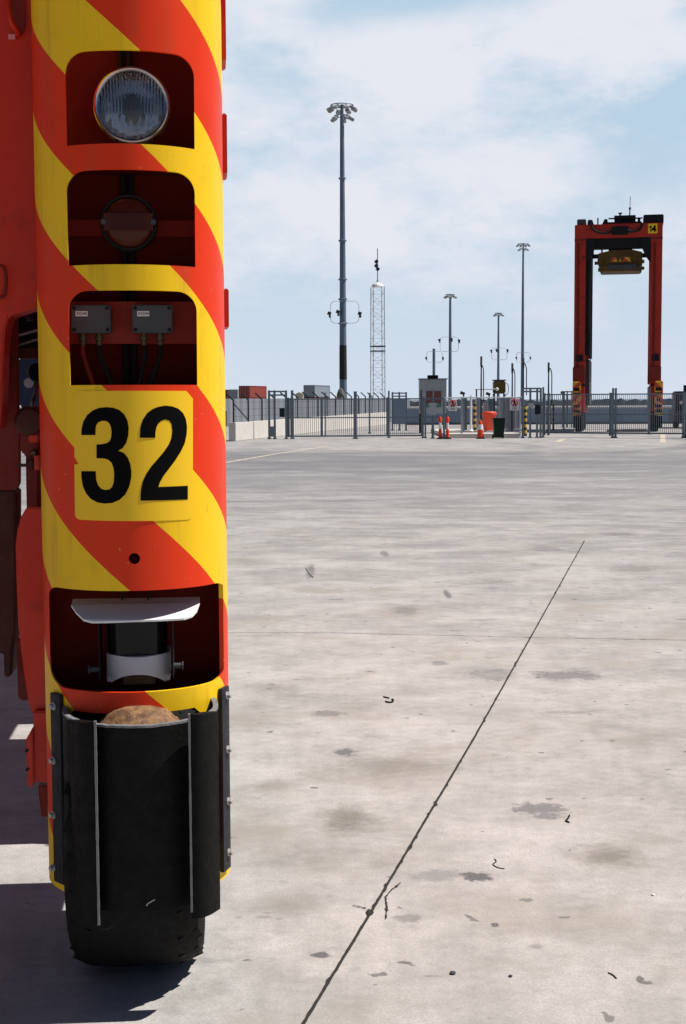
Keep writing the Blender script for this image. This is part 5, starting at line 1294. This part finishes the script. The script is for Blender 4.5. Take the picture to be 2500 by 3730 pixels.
fq.build('stand', M_gal, tn); MB().path(spline([(.4, 0, WZ(1395, 83)), (.52, 0, WZ(1405, 83)), (.5, 0, WZ(1432, 83)), (.36, 0, WZ(1440, 83))], 5), .02, 6).build('pipe', M_cable, tn)
pf = empty('pipe_frame', (WX(1730, 82), 82, 0), 0, 'thin overhead pipe on two uprights left of the olive tank', 'pipe frame')
zp = WZ(1418, 82); MB().tube((0, 0, zp), (WX(1811, 82) - WX(1730, 82), 0, zp), .035, 6).build('pipe', M_steel, pf)
for px in (1736, 1800): MB().tube((WX(px, 82) - WX(1730, 82), 0, .27), (WX(px, 82) - WX(1730, 82), 0, zp), .04, 6).build('upright', M_galdark, pf)
MB().lathe([(.02, -.1), (.09, -.05), (.1, 0), (.09, .05), (.02, .1)], (WX(1811, 82) - WX(1730, 82), 0, zp), (0, 0, 1), 10).build('valve', M_white, pf)
vp_ = empty('vent_pipe', (WX(1716, 76), 76, .27), 0, 'white vertical pipe with a flanged foot behind the first sign', 'pipe')
MB().tube((0, 0, 0), (0, 0, WZ(1441, 76) - .27), .06, 10).build('pipe', M_white, vp_); MB().lathe([(.16, 0), (.16, .05), (.09, .12)], (0, 0, 0), (0, 0, 1), 12).build('flange', M_white, vp_)
def cab(l, r, t, b, Y, mat, label, name='fuel_cabinet', d=.7):
    x0 = WX(l, Y); o = empty(name, (x0, Y, .27), 0, label, 'cabinet', 'steel cabinets of the fuelling bay'); wd = WX(r, Y) - x0; hh = WZ(t, Y) - .27
    MB().box(0, wd, 0, d, 0, hh).build('body', mat, o, bevel=.02)
    MB().box(-.02, wd + .02, -.03, d + .02, hh, hh + .04).build('lid', M_gal, o)
    MB().box(wd * .46, wd * .54, -.02, 0, .1, hh - .1).build('door_seam', M_dkgrey, o)
cab(1686, 1702, 1452, 1560, 80, M_gal, 'narrow blue grey cabinet at the left end of the fuelling bay')
cab(1736, 1750, 1450, 1560, 81, M_silver, 'narrow silver cabinet right of the white pipe')
cab(1764, 1778, 1466, 1500, 79, M_silver, 'pale dispenser above the orange tub', 'fuel_dispenser')
cab(1822, 1850, 1452, 1545, 82, M_silver, 'silver cabinet behind the green bin')
cab(1853, 1876, 1452, 1545, 81, M_gal, 'blue grey cabinet under the second sign')
cab(1880, 1898, 1458, 1545, 82, M_silver, 'silver cabinet left of the middle gate frame')
cab(1779, 1800, 1455, 1500, 84, M_blue, 'blue grey cabinet behind the orange tub')
def bpost(px, t, b, Y, label, w_=.17):
    o = MB(); o.lathe([(w_ / 2 + .02, 0), (w_ / 2, .03), (w_ / 2, WZ(t, Y) - .05), (w_ / 3, WZ(t, Y))], (0, 0, 0), (0, 0, 1), 12); q = o.build('striped_post', M_band); q.location = (WX(px, Y), Y, 0)
    tag(q, label, 'bollard', 'black and yellow banded posts')
bpost(1730, 1468, 1560, 77.5, 'black and yellow banded post right of the white pipe', .16)
bpost(1915, 1475, 1565, 76.5, 'black and yellow banded post inside the middle gate frame', .16)
bpost(2004, 1472, 1540, 90, 'left one of two banded posts beside the wide loop hose mast', .12)
bpost(2016, 1472, 1540, 90, 'right one of two banded posts beside the wide loop hose mast', .12)
def sp_light(px, t, Y, label):
    o = empty('lamp_post', (WX(px, Y), Y, 0), 0, label, 'lamp post', 'short lamp posts of the fuelling bay'); z = WZ(t, Y)
    MB().tube((0, 0, 0), (0, 0, z - .15), .045, 6).build('pole', M_gal, o); MB().cbox((-.06, 0, z - .08), .26, .2, .16, Matrix.Rotation(.4, 4, 'Y')).build('lamp_head', M_dkgrey, o)
sp_light(1689, 1427, 79, 'short lamp post at the left end of the fuelling bay'); sp_light(1782, 1430, 84, 'short lamp post behind the orange tub'); sp_light(2052, 1427, 101, 'short lamp post left of the far straddle carrier')

# blue grey sea wall behind the yard
bw_ = MB(); x0, x1 = WX(1478, 112), 40; bw_.box(x0, x1, 112, 112.4, 0, WZ(1490, 112)); o = empty('sea_wall', (0, 0, 0), 0, 'long blue grey wall with a pale coping behind the yard', 'wall')
bw_.build('wall_face', M_blue, o); MB().box(x0, x1, 111.95, 112.6, WZ(1490, 112), WZ(1484, 112)).build('coping', M_cop, o)
MB().box(x0, x1, 111.9, 112, 0, .10).build('foot_strip', M_dkgrey, o)
# machine parked at the right edge behind the post
mx = empty('parked_tractor', (WX(2482, 95), 95, 0), R(-8), 'dark terminal vehicle with a white lamp at the right edge', 'vehicle')
MB().box(-.4, 1.6, 0, 2.5, .5, WZ(1425, 95)).build('cab', M_dkgrey, mx, bevel=.08); MB().box(-.5, 1.8, -.6, 4, .45, 1.2).build('chassis', M_dkgrey, mx, bevel=.05)
MB().lathe([(.12, 0), (.13, -.04), (.06, -.07)], (.0, -.02, WZ(1466, 95)), (0, 1, 0), 14).build('headlight', M_white, mx)
for wx_ in (-.3, 1.5): MB().lathe([(.25, -.15), (.48, -.15), (.5, 0), (.48, .15), (.25, .15)], (wx_, .4, .5), (1, 0, 0), 18).build('wheel', M_tyre, mx)
